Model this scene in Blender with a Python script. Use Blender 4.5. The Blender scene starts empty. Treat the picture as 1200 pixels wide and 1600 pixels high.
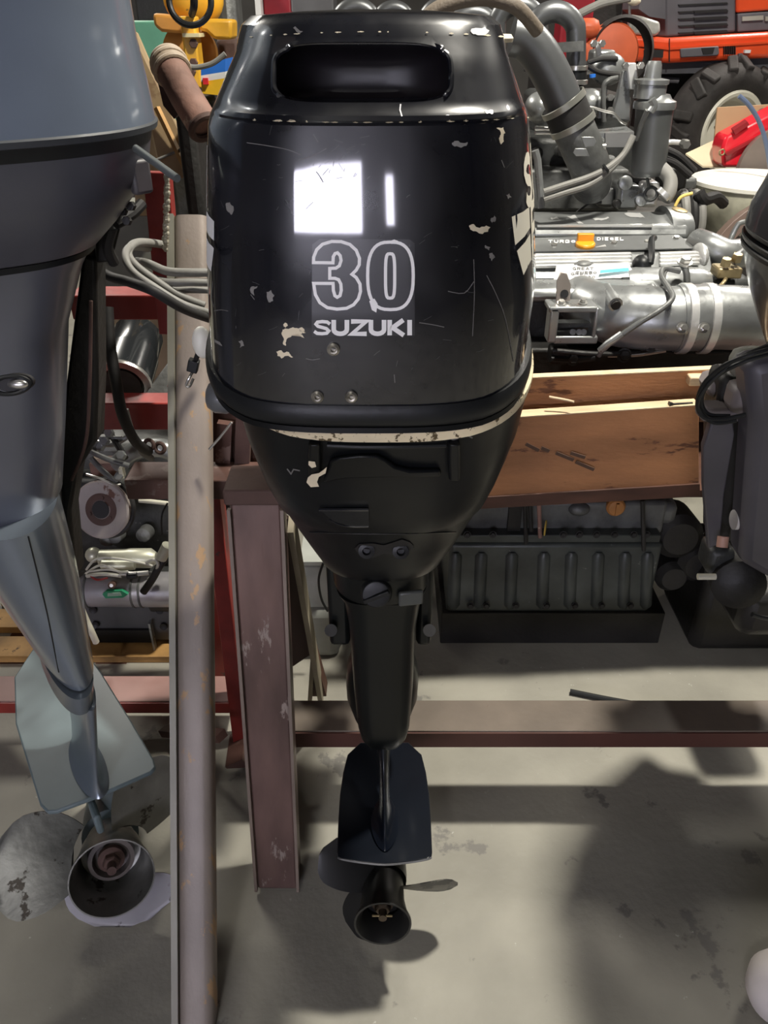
import bpy, bmesh, math, random
from mathutils import Vector, Matrix
from mathutils.bvhtree import BVHTree
from mathutils.geometry import tessellate_polygon
random.seed(7)
C = bpy.context.scene.collection
PI = math.pi
# ---------------------------------------------------------------- camera
F, PITCH, H = 1230.0, math.radians(32.0), 1.6
cam_d = bpy.data.cameras.new('camera'); cam = bpy.data.objects.new('camera', cam_d); C.objects.link(cam)
cam.location = (0, 0, H); cam.rotation_euler = (PI/2 - PITCH, 0, 0)
cam_d.sensor_fit = 'VERTICAL'; cam_d.sensor_height = 36.0; cam_d.lens = F/1600*36.0; cam_d.clip_start = .02
bpy.context.scene.camera = cam
CP, SP = math.cos(PITCH), math.sin(PITCH)
# ---------------------------------------------------------------- world, exposure, lamps
sc = bpy.context.scene
sc.view_settings.view_transform = 'Standard'; sc.view_settings.look = 'None'
sc.view_settings.gamma = 1; sc.view_settings.use_curve_mapping = False
sc.view_settings.exposure = 0.35
w = bpy.data.worlds.new('dim_shop_air'); sc.world = w; w.use_nodes = True
w.node_tree.nodes['Background'].inputs[0].default_value = (.9, .93, 1, 1)
w.node_tree.nodes['Background'].inputs[1].default_value = 0.02
def lamp(name, loc, target, power, size, col):
    d = bpy.data.lights.new(name, 'AREA'); d.shape = 'RECTANGLE'; d.size = size[0]; d.size_y = size[1]
    d.energy = power; d.color = col
    o = bpy.data.objects.new(name, d); C.objects.link(o); o.location = loc
    o.rotation_euler = (Vector(target)-Vector(loc)).to_track_quat('-Z', 'Y').to_euler(); return o
lamp('ceiling_or_fill_lamp', (.9, 1.72, 3.4), (.85, 1.65, 0), 104, (.20, .16), (1, .95, .84))
lamp('ceiling_or_fill_lamp', (-2.2, 4.6, 3.6), (-1.2, 4.0, 0), 75, (1.2, .25), (1, .95, .86))  # fill lamp added over the back left
lamp('ceiling_or_fill_lamp', (2.6, 4.6, 3.6), (2.2, 4.4, 0), 80, (1.2, .25), (1, .95, .86))  # second added fill lamp, over the tractor side
lamp('ceiling_or_fill_lamp', (-.55, -1.3, 3.0), (-.1, 1.0, 1.0), 9, (.22, .22), (1, .97, .93))  # fill lamp added on the camera side to brighten the cowl front
# ---------------------------------------------------------------- pixel <-> place helpers (photo frame 1200x1600)
def W(px, py, Y):
    u, v = (px-600)/F, (800-py)/F
    dy, dz = CP+v*SP, -SP+v*CP
    t = Y/dy
    return Vector((u*t, Y, H+dz*t))
def Wz(px, py, z):
    u, v = (px-600)/F, (800-py)/F
    dy, dz = CP+v*SP, -SP+v*CP
    t = (z-H)/dz
    return Vector((u*t, dy*t, z))
def proj(p):
    d = Vector(p)-Vector((0, 0, H))
    zc = d.y*CP-d.z*SP; yc = d.y*SP+d.z*CP
    return 600+d.x/zc*F, 800-yc/zc*F, zc
def mpp(px, py, Y): return proj(W(px, py, Y))[2]/F          # metres per pixel there
# ---------------------------------------------------------------- materials
MATS = {}
def mat(name, col, rough=.5, metal=0, coat=0, coat_r=.08, var=.12, vs=6, wear=None, wt=.62, ws=25, bump=.0, bs=60, spec=.5, emit=0, stretch=(1,1,1), wear2=None, rvar=0.0):
    if name in MATS: return MATS[name]
    m = bpy.data.materials.new(name); m.use_nodes = True; MATS[name] = m
    N, L = m.node_tree.nodes, m.node_tree.links; b = N['Principled BSDF']
    tc = N.new('ShaderNodeTexCoord'); mp = N.new('ShaderNodeMapping'); mp.inputs['Scale'].default_value = stretch
    L.new(tc.outputs['Object'], mp.inputs[0])
    n = N.new('ShaderNodeTexNoise'); n.inputs['Scale'].default_value = vs; n.inputs['Detail'].default_value = 6; L.new(mp.outputs[0], n.inputs[0])
    r = N.new('ShaderNodeValToRGB'); L.new(n.outputs[0], r.inputs[0])
    a = [max(0, c*(1-var*1.6)) for c in col]; d = [min(1, c*(1+var*1.6)) for c in col]
    r.color_ramp.elements[0].position = .3; r.color_ramp.elements[1].position = .7
    r.color_ramp.elements[0].color = (*a, 1); r.color_ramp.elements[1].color = (*d, 1)
    out = r.outputs[0]; wfac = None
    for k, (wc, t, s) in enumerate([x for x in ((wear, wt, ws) if wear else None, wear2) if x]):
        n2 = N.new('ShaderNodeTexNoise'); n2.inputs['Scale'].default_value = s; n2.inputs['Detail'].default_value = 8; n2.inputs['Roughness'].default_value = .65
        L.new(mp.outputs[0], n2.inputs[0])
        r2 = N.new('ShaderNodeValToRGB'); L.new(n2.outputs[0], r2.inputs[0])
        r2.color_ramp.elements[0].position = t; r2.color_ramp.elements[1].position = t+.03
        mx = N.new('ShaderNodeMix'); mx.data_type = 'RGBA'; L.new(r2.outputs[0], mx.inputs[0]); L.new(out, mx.inputs[6]); mx.inputs[7].default_value = (*wc, 1)
        out = mx.outputs[2]
    L.new(out, b.inputs['Base Color'])
    b.inputs['Metallic'].default_value = metal; b.inputs['Roughness'].default_value = rough
    if rvar:
        rr = N.new('ShaderNodeMapRange'); rr.inputs[3].default_value = max(.02, rough-rvar); rr.inputs[4].default_value = min(1, rough+rvar)
        n5 = N.new('ShaderNodeTexNoise'); n5.inputs['Scale'].default_value = vs*2.5; n5.inputs['Detail'].default_value = 8; L.new(mp.outputs[0], n5.inputs[0])
        rr.inputs[1].default_value = .3; rr.inputs[2].default_value = .7
        L.new(n5.outputs[0], rr.inputs[0]); L.new(rr.outputs[0], b.inputs['Roughness'])
    b.inputs['Coat Weight'].default_value = coat; b.inputs['Coat Roughness'].default_value = coat_r
    b.inputs['Specular IOR Level'].default_value = spec
    if bump:
        n3 = N.new('ShaderNodeTexNoise'); n3.inputs['Scale'].default_value = bs; n3.inputs['Detail'].default_value = 6; L.new(mp.outputs[0], n3.inputs[0])
        bp = N.new('ShaderNodeBump'); bp.inputs['Strength'].default_value = bump; bp.inputs['Distance'].default_value = .004
        L.new(n3.outputs[0], bp.inputs['Height']); L.new(bp.outputs[0], b.inputs['Normal'])
    if emit:
        b.inputs['Emission Color'].default_value = (*col, 1); b.inputs['Emission Strength'].default_value = emit
    return m
CREAM = (.72, .62, .42)
black_gloss = mat('worn_black_gloss_paint', (.006, .0065, .010), .30, coat=1, coat_r=.05, spec=.4, wear=(.30, .28, .26), wt=.735, ws=22, wear2=((.05, .05, .055), .72, 9), rvar=.10, var=.3)
black_satin = mat('black_satin_paint', (.005, .0056, .0065), .40, coat=.12, coat_r=.2, spec=.22, wear=(.2, .18, .14), wt=.75, ws=30, var=.2, rvar=.08)
black_leg = mat('black_leg_paint', (.0045, .0055, .0055), .36, coat=.12, coat_r=.2, spec=.25, wear=(.25, .24, .2), wt=.76, ws=35, var=.2)
navy_plate = mat('dark_navy_casting_paint', (.004, .006, .011), .28, coat=.2, coat_r=.12, spec=.3, wear=(.3, .3, .3), wt=.74, ws=40)
rubber = mat('black_rubber', (.010, .011, .012), .42, bump=.15, spec=.35)
rubber_dull = mat('dull_black_rubber', (.012, .011, .011), .65, bump=.2)
cream = mat('flaked_cream_primer', CREAM, .7, wear=(.10, .07, .03), wt=.57, ws=90, bump=.3, var=.2)
creamclean = mat('bare_cream_primer', (.75, .66, .48), .6, wear=(.1, .08, .05), wt=.66, ws=60, bump=.3)
white_ink = mat('white_sticker_vinyl', (.93, .92, .91), .4, wear=(.2, .2, .2), wt=.74, ws=60, var=.03)
cream_ink = mat('aged_cream_vinyl', (.80, .76, .64), .45, wear=(.3, .27, .2), wt=.72, ws=60, var=.05)
black_sticker = mat('scuffed_black_sticker', (.030, .030, .033), .34, wear=(.16, .16, .17), wt=.68, ws=45, var=.25, coat=.4, coat_r=.2)
red_ink = mat('red_vinyl', (.75, .03, .04), .4)
grey_paint = mat('grey_blue_metallic_paint', (.165, .20, .26), .33, metal=.2, coat=.7, coat_r=.12, wear=(.5, .5, .52), wt=.77, ws=30, var=.08, rvar=.05)
grey_plate = mat('grey_blue_casting_paint', (.12, .16, .175), .5, metal=.0, coat=.15, coat_r=.3, wear=(.6, .6, .6), wt=.76, ws=25)
steel_prop = mat('weathered_steel', (.30, .30, .28), .42, metal=.75, wear=(.08, .07, .06), wt=.6, ws=14, bump=.2, var=.3)
prop_black = mat('worn_black_propeller_paint', (.016, .016, .015), .4, wear=(.2, .19, .16), wt=.72, ws=30, var=.3)
prop_worn = mat('worn_bare_blade_metal', (.12, .115, .10), .45, metal=.4, wear=(.03, .03, .03), wt=.5, ws=20)
silver = mat('silver_engine_paint', (.31, .32, .32), .33, metal=.65, var=.12, vs=10, bump=.12, bs=50, wear=(.75, .75, .74), wt=.72, ws=25, rvar=.08)
silver_bright = mat('bright_brushed_aluminium', (.78, .78, .77), .3, metal=.6, var=.08, bump=.1)
grey_cast = mat('dull_grey_casting', (.13, .133, .13), .5, metal=.4, var=.25, vs=14, bump=.4, bs=70, wear=(.5, .5, .48), wt=.7, ws=30)
grey_cast_dark = mat('oily_grey_casting', (.042, .044, .043), .5, metal=.3, var=.35, vs=12, bump=.5, bs=60, wear=(.22, .22, .2), wt=.66, ws=22)
pan_paint = mat('dark_green_grey_pan_paint', (.05, .056, .053), .42, metal=.2, var=.25, vs=10, bump=.2, wear=(.2, .2, .19), wt=.68, ws=25)
dark_iron = mat('dark_oily_iron', (.02, .019, .018), .5, metal=.3, var=.4, bump=.4)
hose_grey = mat('dusty_grey_hose', (.20, .195, .18), .6, var=.2, bump=.15)
chrome = mat('bright_zinc_bolt', (.6, .59, .56), .3, metal=.9)
brass = mat('tarnished_brass', (.42, .33, .18), .4, metal=.8, var=.3)
rust = mat('rusty_pipe_surface', (.20, .11, .085), .7, var=.25, vs=9, wear=(.42, .32, .24), wt=.6, ws=14, bump=.4)
rust_dark = mat('dark_rust', (.09, .05, .04), .75, var=.3, bump=.4)
red_steel = mat('dark_red_rack_paint', (.27, .028, .022), .42, var=.25, vs=7, wear=(.10, .05, .04), wt=.64, ws=16, bump=.15)
post_paint = mat('faded_brown_primer_steel', (.16, .098, .085), .42, metal=.2, var=.25, vs=6, wear=(.33, .27, .24), wt=.6, ws=11, stretch=(2, 2, .5), bump=.12, rvar=.08)
beam_paint = mat('dusty_brown_primer_steel', (.13, .068, .055), .5, metal=.1, var=.25, vs=7, wear=(.24, .17, .15), wt=.6, ws=9, bump=.15)
brace_front = mat('sunbleached_pink_brown_steel', (.28, .235, .205), .45, metal=.1, var=.10, vs=4, wear=(.42, .27, .15), wt=.6, ws=9, stretch=(3, 3, .5), bump=.12)
rail_paint = mat('brown_rail_paint', (.15, .12, .095), .55, var=.15, vs=6, wear=(.10, .05, .04), wt=.68, ws=14, bump=.15)
wood = mat('orange_brown_crate_wood', (.42, .19, .08), .6, var=.22, vs=5, wear=(.15, .06, .03), wt=.57, ws=6, stretch=(.5, 2, 2.2), bump=.25, bs=80)
wood_pale = mat('pale_wood', (.66, .50, .32), .6, var=.15, vs=8, stretch=(1, 6, 6), bump=.2)
wood_dark = mat('dark_wood', (.085, .036, .022), .6, var=.2, stretch=(1, 4, 4))
wood_orange = mat('ochre_pallet_wood', (.48, .27, .09), .65, var=.25, vs=9, wear=(.08, .04, .02), wt=.6, ws=9)
ply = mat('tan_plywood', (.38, .27, .15), .6, var=.12, vs=4, wear=(.28, .18, .1), wt=.62, ws=5)
card = mat('brown_cardboard', (.50, .35, .20), .75, var=.05)
card_pale = mat('pale_cardboard', (.74, .64, .44), .75, var=.05)
orange = mat('orange_tractor_paint', (.80, .085, .022), .35, coat=.5, var=.06)
orange_dull = mat('faded_orange_paint', (.62, .12, .045), .5, var=.15)
red_gloss = mat('bright_red_machine_paint', (.75, .018, .035), .3, coat=.6, var=.05)
grille = mat('grey_plastic_grille', (.115, .11, .125), .5)
dark_void = mat('dark_recess_plastic', (.012, .011, .012), .6)
under_grey = mat('dark_grey_chassis', (.06, .06, .07), .6)
lens = mat('hazy_headlamp_lens', (.45, .45, .42), .2, coat=.8, metal=.1, var=.25, vs=20)
tyre = mat('dusty_tyre_rubber', (.028, .024, .023), .75, var=.3, vs=10, bump=.4)
rim_white = mat('cream_wheel_paint', (.68, .66, .56), .45, var=.08)
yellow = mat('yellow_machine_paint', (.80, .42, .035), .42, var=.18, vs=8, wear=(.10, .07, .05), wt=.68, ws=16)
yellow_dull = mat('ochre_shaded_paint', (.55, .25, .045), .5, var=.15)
green = mat('mint_green_panel_paint', (.13, .38, .25), .5, var=.1)
blue = mat('blue_box_print', (.02, .16, .62), .5)
yellow_print = mat('yellow_box_print', (.85, .50, .02), .5)
white_print = mat('white_box_print', (.8, .8, .8), .5)
maroon = mat('maroon_cabinet_paint', (.34, .012, .025), .4)
grey_cab = mat('grey_cabinet_paint', (.12, .12, .13), .5)
plastic_white = mat('cloudy_white_plastic', (.85, .83, .74), .38, var=.06, bump=.3, bs=12)
plastic_side = mat('translucent_wrap', (.48, .47, .37), .3, var=.3, vs=9, bump=.6, bs=14)
white_part = mat('white_pitted_paint', (.80, .74, .72), .5, var=.05, bump=.3)
fender_brown = mat('brown_sheet_steel', (.17, .12, .10), .5, var=.15)
orange_cap = mat('orange_plastic_cap', (.90, .36, .02), .35)
label_grey = mat('silver_label', (.72, .72, .72), .35, metal=.3, var=.03)
cyan = mat('cyan_label_ink', (.06, .50, .62), .45)
ink = mat('black_label_ink', (.03, .03, .03), .5)
green_lab = mat('green_label_ink', (.03, .30, .15), .45)
motor_grey = mat('purple_grey_motor_paint', (.082, .078, .092), .45, metal=.2, var=.12, wear=(.3, .3, .3), wt=.75, ws=30)
motor_navy = mat('dark_navy_gloss_paint', (.022, .027, .036), .33, coat=.5, var=.15)
off_white_hose = mat('off_white_tube', (.60, .58, .47), .5)
tape = mat('yellow_tie', (.75, .55, .15), .5)
# ---------------------------------------------------------------- mesh builder
def catmull(pts, n=6, closed=False):
    P = [Vector(p) for p in pts]; out = []
    m = len(P)
    if m < 3: return P
    rng = range(m if closed else m-1)
    for i in rng:
        if closed: a, b, c, d = P[i-1], P[i], P[(i+1) % m], P[(i+2) % m]
        else: a, b, c, d = P[max(i-1, 0)], P[i], P[i+1], P[min(i+2, m-1)]
        for k in range(n):
            t = k/n
            out.append(.5*((2*b)+(-a+c)*t+(2*a-5*b+4*c-d)*t*t+(-a+3*b-3*c+d)*t*t*t))
    if not closed: out.append(P[-1])
    return out
class MB:
    def __init__(s): s.v = []; s.f = []
    def add(s, vs, fs):
        o = len(s.v); s.v += [Vector(x) for x in vs]; s.f += [tuple(i+o for i in f) for f in fs]; return s
    def box(s, c, d, R=None):
        R = R or Matrix.Identity(3); c = Vector(c)
        vs = [c+R @ Vector((x*d[0]/2, y*d[1]/2, z*d[2]/2)) for x in (-1, 1) for y in (-1, 1) for z in (-1, 1)]
        return s.add(vs, [(0, 1, 3, 2), (4, 6, 7, 5), (0, 4, 5, 1), (2, 3, 7, 6), (0, 2, 6, 4), (1, 5, 7, 3)])
    def beam(s, p, q, wd, ht, up=(0, 0, 1)):
        p, q = Vector(p), Vector(q); d = (q-p).normalized(); sd = d.cross(Vector(up))
        if sd.length < 1e-4: sd = d.cross(Vector((0, 1, 0)))
        sd.normalize(); u = sd.cross(d)
        vs = [e+sd*a*wd/2+u*b*ht/2 for e in (p, q) for a, b in ((-1, -1), (1, -1), (1, 1), (-1, 1))]
        return s.add(vs, [(0, 1, 2, 3)[::-1], (4, 5, 6, 7), (0, 1, 5, 4), (1, 2, 6, 5), (2, 3, 7, 6), (3, 0, 4, 7)])
    def loft(s, loops, cap=(True, True), close=True):
        n = len(loops[0]); vs = [p for l in loops for p in l]; fs = []
        for i in range(len(loops)-1):
            for j in range(n if close else n-1):
                k = (j+1) % n; fs.append((i*n+j, i*n+k, (i+1)*n+k, (i+1)*n+j))
        if cap[0]: fs.append(tuple(range(n))[::-1])
        if cap[1]: fs.append(tuple((len(loops)-1)*n+j for j in range(n)))
        return s.add(vs, fs)
    def frame(s, ax):
        ax = Vector(ax).normalized(); r = Vector((0, 0, 1)) if abs(ax.z) < .9 else Vector((0, 1, 0))
        a = ax.cross(r).normalized(); return ax, a, ax.cross(a)
    def lathe(s, o, ax, prof, seg=24, cap=(True, True), a0=0, a1=None, ov=(1, 1)):
        ax, a, b = s.frame(ax); o = Vector(o); full = a1 is None
        n = seg if full else seg+1; a1 = a1 if a1 is not None else 2*PI
        loops = [[o+ax*t+(a*math.cos(a0+(a1-a0)*j/seg)*ov[0]+b*math.sin(a0+(a1-a0)*j/seg)*ov[1])*r for j in range(n)] for r, t in prof]
        return s.loft(loops, cap, full)
    def cyl(s, p, q, r, r2=None, seg=16):
        p, q = Vector(p), Vector(q); L = (q-p).length
        return s.lathe(p, q-p, [(r, 0), (r if r2 is None else r2, L)], seg)
    def tube(s, pts, r, seg=10, n=6, closed=False, smooth=True, cap=True):
        P = catmull(pts, n, closed) if smooth else [Vector(p) for p in pts]
        m = len(P); loops = []; up = None
        for i, p in enumerate(P):
            t = (P[(i+1) % m]-P[i-1]) if closed else (P[min(i+1, m-1)]-P[max(i-1, 0)])
            t.normalize()
            if up is None: up = t.orthogonal().normalized()
            else:
                up = up-t*up.dot(t)
                up = up.normalized() if up.length > 1e-6 else t.orthogonal().normalized()
            b = t.cross(up)
            rr = r(i/(m-1)) if callable(r) else r
            loops.append([p+(up*math.cos(2*PI*j/seg)+b*math.sin(2*PI*j/seg))*rr for j in range(seg)])
        if closed: loops.append(loops[0])
        return s.loft(loops, (False, False) if closed or not cap else (True, True))
    def prism(s, poly, vec):
        P = [Vector(p) for p in poly]; vec = Vector(vec); n = len(P)
        fs = [tuple(range(n))[::-1], tuple(range(n, 2*n))]
        fs += [(j, (j+1) % n, n+(j+1) % n, n+j) for j in range(n)]
        return s.add(P+[p+vec for p in P], fs)
    def ball(s, c, r, seg=16, rings=10):
        c = Vector(c); r = Vector((r, r, r)) if not hasattr(r, '__len__') else Vector(r)
        loops = []
        for i in range(rings+1):
            a = -PI/2+PI*(i*.98+.01*rings)/rings
            loops.append([c+Vector((r.x*math.cos(a)*math.cos(2*PI*j/seg), r.y*math.cos(a)*math.sin(2*PI*j/seg), r.z*math.sin(a))) for j in range(seg)])
        return s.loft(loops)
    def ring(s, o, ax, R, r, seg=32, sec=8, ov=(1, 1)):
        ax, a, b = s.frame(ax); o = Vector(o); loops = []
        for i in range(seg+1):
            t = 2*PI*i/seg; d = a*math.cos(t)*ov[0]+b*math.sin(t)*ov[1]
            loops.append([o+d*(R+r*math.cos(2*PI*j/sec))+ax*r*math.sin(2*PI*j/sec) for j in range(sec)])
        return s.loft(loops, (False, False))
    def hexa(s, o, ax, r, h): return s.lathe(o, ax, [(r, 0), (r, h*.8), (r*.85, h)], 6)
    def mesh(s, name, m, smooth=True, ang=35, fix=True):
        me = bpy.data.meshes.new(name); me.from_pydata([tuple(v) for v in s.v], [], s.f)
        if fix:
            bm = bmesh.new(); bm.from_mesh(me); bmesh.ops.recalc_face_normals(bm, faces=bm.faces); bm.to_mesh(me); bm.free()
        me.materials.append(m)
        if smooth: me.shade_smooth(); me.set_sharp_from_angle(angle=math.radians(ang))
        return me
    def obj(s, name, m, parent=None, bevel=0, **k):
        o = bpy.data.objects.new(name, s.mesh(name, m, **k)); link(o, parent)
        if bevel: bev(o, bevel)
        return o
def bev(o, b, seg=2):
    md = o.modifiers.new('bevel', 'BEVEL'); md.width = b; md.segments = seg; md.limit_method = 'ANGLE'; md.angle_limit = math.radians(40); return o
def link(o, parent=None):
    C.objects.link(o)
    if parent is not None:
        o.parent = parent; o.matrix_parent_inverse = world(parent).inverted()
def world(o):
    m = o.matrix_basis.copy()
    if o.parent: m = world(o.parent) @ o.matrix_parent_inverse @ m
    return m
def T(name, label, cat, loc=(0, 0, 0), group=None):
    o = bpy.data.objects.new(name, None); C.objects.link(o); o.location = loc; o.empty_display_size = .05
    o['label'] = label; o['category'] = cat
    if group: o['group'] = group
    return o
def tag(o, label, cat, group=None, kind=None):
    o['label'] = label; o['category'] = cat
    if group: o['group'] = group
    if kind: o['kind'] = kind
    return o
def struct(o): o['kind'] = 'structure'; return o
def piece(name, mesh, loc, parent, rot=None):
    o = bpy.data.objects.new(name, mesh); o.matrix_basis = Matrix.Translation(loc) @ (rot.to_4x4() if rot else Matrix.Identity(4)); link(o, parent); return o
def axrot(d): return Vector(d).to_track_quat('Z', 'Y').to_matrix()
def bolt_mesh(r, h, m): return MB().lathe((0, 0, 0), (0, 0, 1), [(r*1.35, -.001), (r*1.35, h*.25)], 14).hexa((0, 0, h*.2), (0, 0, 1), r, h*.8).mesh('bolt', m, ang=30)
def px_tube(lst, rpx, seg=10, n=6, mb=None, **k):        # path of (px, py, Y), radius in px at the first point
    P = [W(*q) for q in lst]; return (mb or MB()).tube(P, rpx*mpp(*lst[0]), seg, n, **k)
def px_box(x0, y0, x1, y1, Y, dep, mb=None):              # front face seen at these pixels, standing at Y, dep deep
    ym = (y0+y1)/2; a = W(x0, ym, Y); b = W(x1, ym, Y); z1 = W(x0, y0, Y).z; z0 = W(x0, y1, Y).z
    return (mb or MB()).box(((a.x+b.x)/2, Y+dep/2, (z0+z1)/2), (b.x-a.x, dep, z1-z0))
def down_box(x0, y0, x1, Y, dep, zb=0.0):                 # front top edge seen at row y0, standing on the ground
    a = W(x0, y0, Y); b = W(x1, y0, Y)
    return MB().box(((a.x+b.x)/2, Y+dep/2, (a.z+zb)/2), (b.x-a.x, dep, a.z-zb))
def secx(rows, x0, x1, mb=None):                          # cross-section (py, Y) run along X
    c = rows[0]; X0 = W(x0, c[0], c[1]).x; X1 = W(x1, c[0], c[1]).x
    P = [W(600, r, y) for r, y in rows]
    return (mb or MB()).prism([Vector((X0, p.y, p.z)) for p in P], (X1-X0, 0, 0))
# ---------------------------------------------------------------- drawing on surfaces: strokes laid on a real surface by rays
def sup(cx, cy, a, b, n, z, seg=72, rot=0, tilt=0):       # horizontal super-ellipse loop
    L = []
    for j in range(seg):
        t = 2*PI*j/seg; c, s_ = math.cos(t), math.sin(t)
        x = a*math.copysign(abs(c)**(2/n), c); y = b*math.copysign(abs(s_)**(2/n), s_)
        X = x*math.cos(rot)-y*math.sin(rot); Y = x*math.sin(rot)+y*math.cos(rot)
        L.append(Vector((cx+X, cy+Y, z+tilt*y)))
    return L
def bvh(o):
    dg = bpy.context.evaluated_depsgraph_get(); return BVHTree.FromObject(o, dg), world(o)
def hit_px(B, x, y, off):
    d = (W(x, y, 1)-Vector((0, 0, H))).normalized(); r = B.ray_cast(Vector((0, 0, H)), d)
    if r[0] is None: return None
    n = r[1] if r[1].dot(d) < 0 else -r[1]
    return r[0]+n*off
def paint_poly(B, polys, name, m, parent, off=.0008, hit=None, sub=0, **k):
    hit = hit or (lambda x, y: hit_px(B, x, y, off)); mb = MB()
    bm = bmesh.new()
    for poly in polys:
        vs = [bm.verts.new((p[0], p[1], 0)) for p in poly]
        bm.faces.new(vs)
    bmesh.ops.triangulate(bm, faces=bm.faces)
    for _ in range(4):
        e = [e for e in bm.edges if e.calc_length() > (sub or 12)]
        if not e: break
        bmesh.ops.subdivide_edges(bm, edges=e, cuts=1); bmesh.ops.triangulate(bm, faces=bm.faces)
    bm.verts.index_update(); pts = [hit(v.co.x, v.co.y) for v in bm.verts]
    fs = [tuple(v.index for v in f.verts) for f in bm.faces if all(pts[v.index] is not None for v in f.verts)]
    fs = [f for f in fs if max((pts[f[i]]-pts[f[i-1]]).length for i in range(3)) < .06]
    use = sorted({i for f in fs for i in f}); ix = {i: k_ for k_, i in enumerate(use)}
    if not fs: return None
    mb.add([pts[i] for i in use], [tuple(ix[i] for i in f) for f in fs]); bm.free()
    return mb.obj(name, m, parent, fix=False, ang=80)
def stroke(P, wd, closed=False):                          # 2D polyline -> list of quads
    P = [Vector((p[0], p[1])) for p in P]; m = len(P); L, R = [], []
    for i in range(m):
        a = P[i-1] if (i or closed) else P[i]; c = P[(i+1) % m] if (i < m-1 or closed) else P[i]
        d1 = (P[i]-a).normalized() if (P[i]-a).length else (c-P[i]).normalized()
        d2 = (c-P[i]).normalized() if (c-P[i]).length else d1
        n1, n2 = Vector((-d1.y, d1.x)), Vector((-d2.y, d2.x)); n = (n1+n2)
        n = n.normalized() if n.length > .1 else n1
        n = n*(wd/2/max(.45, n.dot(n1))); L.append(P[i]+n); R.append(P[i]-n)
    q = [[L[i], L[(i+1) % m], R[(i+1) % m], R[i]] for i in range(m if closed else m-1)]
    return q
def arcp(cx, cy, rx, ry, a0, a1, n=8): return [(cx+rx*math.cos(math.radians(a0+(a1-a0)*i/n)), cy-ry*math.sin(math.radians(a0+(a1-a0)*i/n))) for i in range(n+1)]
# letters in a 0..1 box (y down), given as strokes
LET = {
 'S': [arcp(.55, .29, .37, .21, 20, 270, 9)[:-1]+arcp(.5, .71, .38, .21, 90, -160, 9)],
 'U': [[(.12, 0), (.12, .6)]+arcp(.5, .62, .38, .28, 180, 360, 8)+[(.88, .6), (.88, 0)]],
 'Z': [[(.05, .1), (.92, .1), (.1, .9), (.95, .9)]],
 'K': [[(.13, 0), (.13, 1)], [(.92, 0), (.3, .5), (.95, 1)]], 'I': [[(.5, 0), (.5, 1)]],
 'G': [arcp(.5, .5, .38, .4, 45, 300, 10)+[(.88, .85), (.88, .55), (.55, .55)]],
 'R': [[(.13, 1), (.13, .1), (.65, .1)]+arcp(.65, .3, .22, .2, 90, -90, 6)+[(.13, .5)], [(.5, .5), (.9, 1)]],
 'E': [[(.9, .1), (.13, .1), (.13, .9), (.9, .9)], [(.13, .5), (.8, .5)]],
 'A': [[(.05, 1), (.5, .05), (.95, 1)], [(.22, .68), (.78, .68)]],
 'T': [[(.03, .1), (.97, .1)], [(.5, .1), (.5, 1)]],
 'B': [[(.13, 0), (.13, .9), (.6, .9)]+arcp(.62, .7, .24, .2, -90, 90, 6)+arcp(.6, .29, .22, .2, -90, 90, 6)+[(.13, .1)]],
 'O': [arcp(.5, .5, .38, .4, 0, 360, 14)],
 'F': [[(.9, .1), (.13, .1), (.13, 1)], [(.13, .5), (.78, .5)]],
 'D': [[(.13, 0), (.13, .9), (.5, .9)]+arcp(.5, .5, .38, .4, -90, 90, 8)+[(.13, .1)]],
 'L': [[(.13, 0), (.13, .9), (.9, .9)]],
}
def letters(txt, x0, y0, cw, ch, gap, th, fn=lambda x, y: (x, y)):
    out = []; x = x0
    for c in txt:
        wd = cw*(.42 if c == 'I' else 1)
        for st in LET.get(c, []):
            if c == 'I': st = [(.5, 0), (.5, 1)]
            pts = [(x+wd*p[0] if c != 'I' else x+wd/2, y0+ch*(th/ch/2+(1-th/ch)*p[1]) if c in 'SO' else y0+ch*p[1]) for p in st]
            out += [[fn(*p) for p in q] for q in stroke(pts, th)]
        x += wd+gap
    return out
# ---------------------------------------------------------------- the room
RX0, RX1, RY0, RY1, RZ = -4.6, 5.2, -3.6, 8.4, 4.0
floor_m = mat('worn_concrete', (.33, .315, .265), .62, var=.12, vs=3.5, wear=(.20, .19, .17), wt=.60, ws=5, wear2=((.50, .49, .44), .675, 42), bump=.35, bs=45)
wall_m = mat('grimy_plaster', (.09, .085, .08), .8, var=.2, vs=2)
ceil_m = mat('dark_corrugated_ceiling', (.05, .05, .05), .8)
struct(MB().box(((RX0+RX1)/2, (RY0+RY1)/2, -.05), (RX1-RX0, RY1-RY0, .1)).obj('floor', floor_m))
struct(MB().box(((RX0+RX1)/2, (RY0+RY1)/2, RZ+.05), (RX1-RX0, RY1-RY0, .1)).obj('ceiling', ceil_m))
struct(MB().box(((RX0+RX1)/2, RY1+.05, RZ/2), (RX1-RX0, .1, RZ)).obj('wall_back', wall_m))
struct(MB().box((RX0-.05, (RY0+RY1)/2, RZ/2), (.1, RY1-RY0, RZ)).obj('wall_left', wall_m))
struct(MB().box((RX1+.05, (RY0+RY1)/2, RZ/2), (.1, RY1-RY0, RZ)).obj('wall_right', wall_m))
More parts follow.
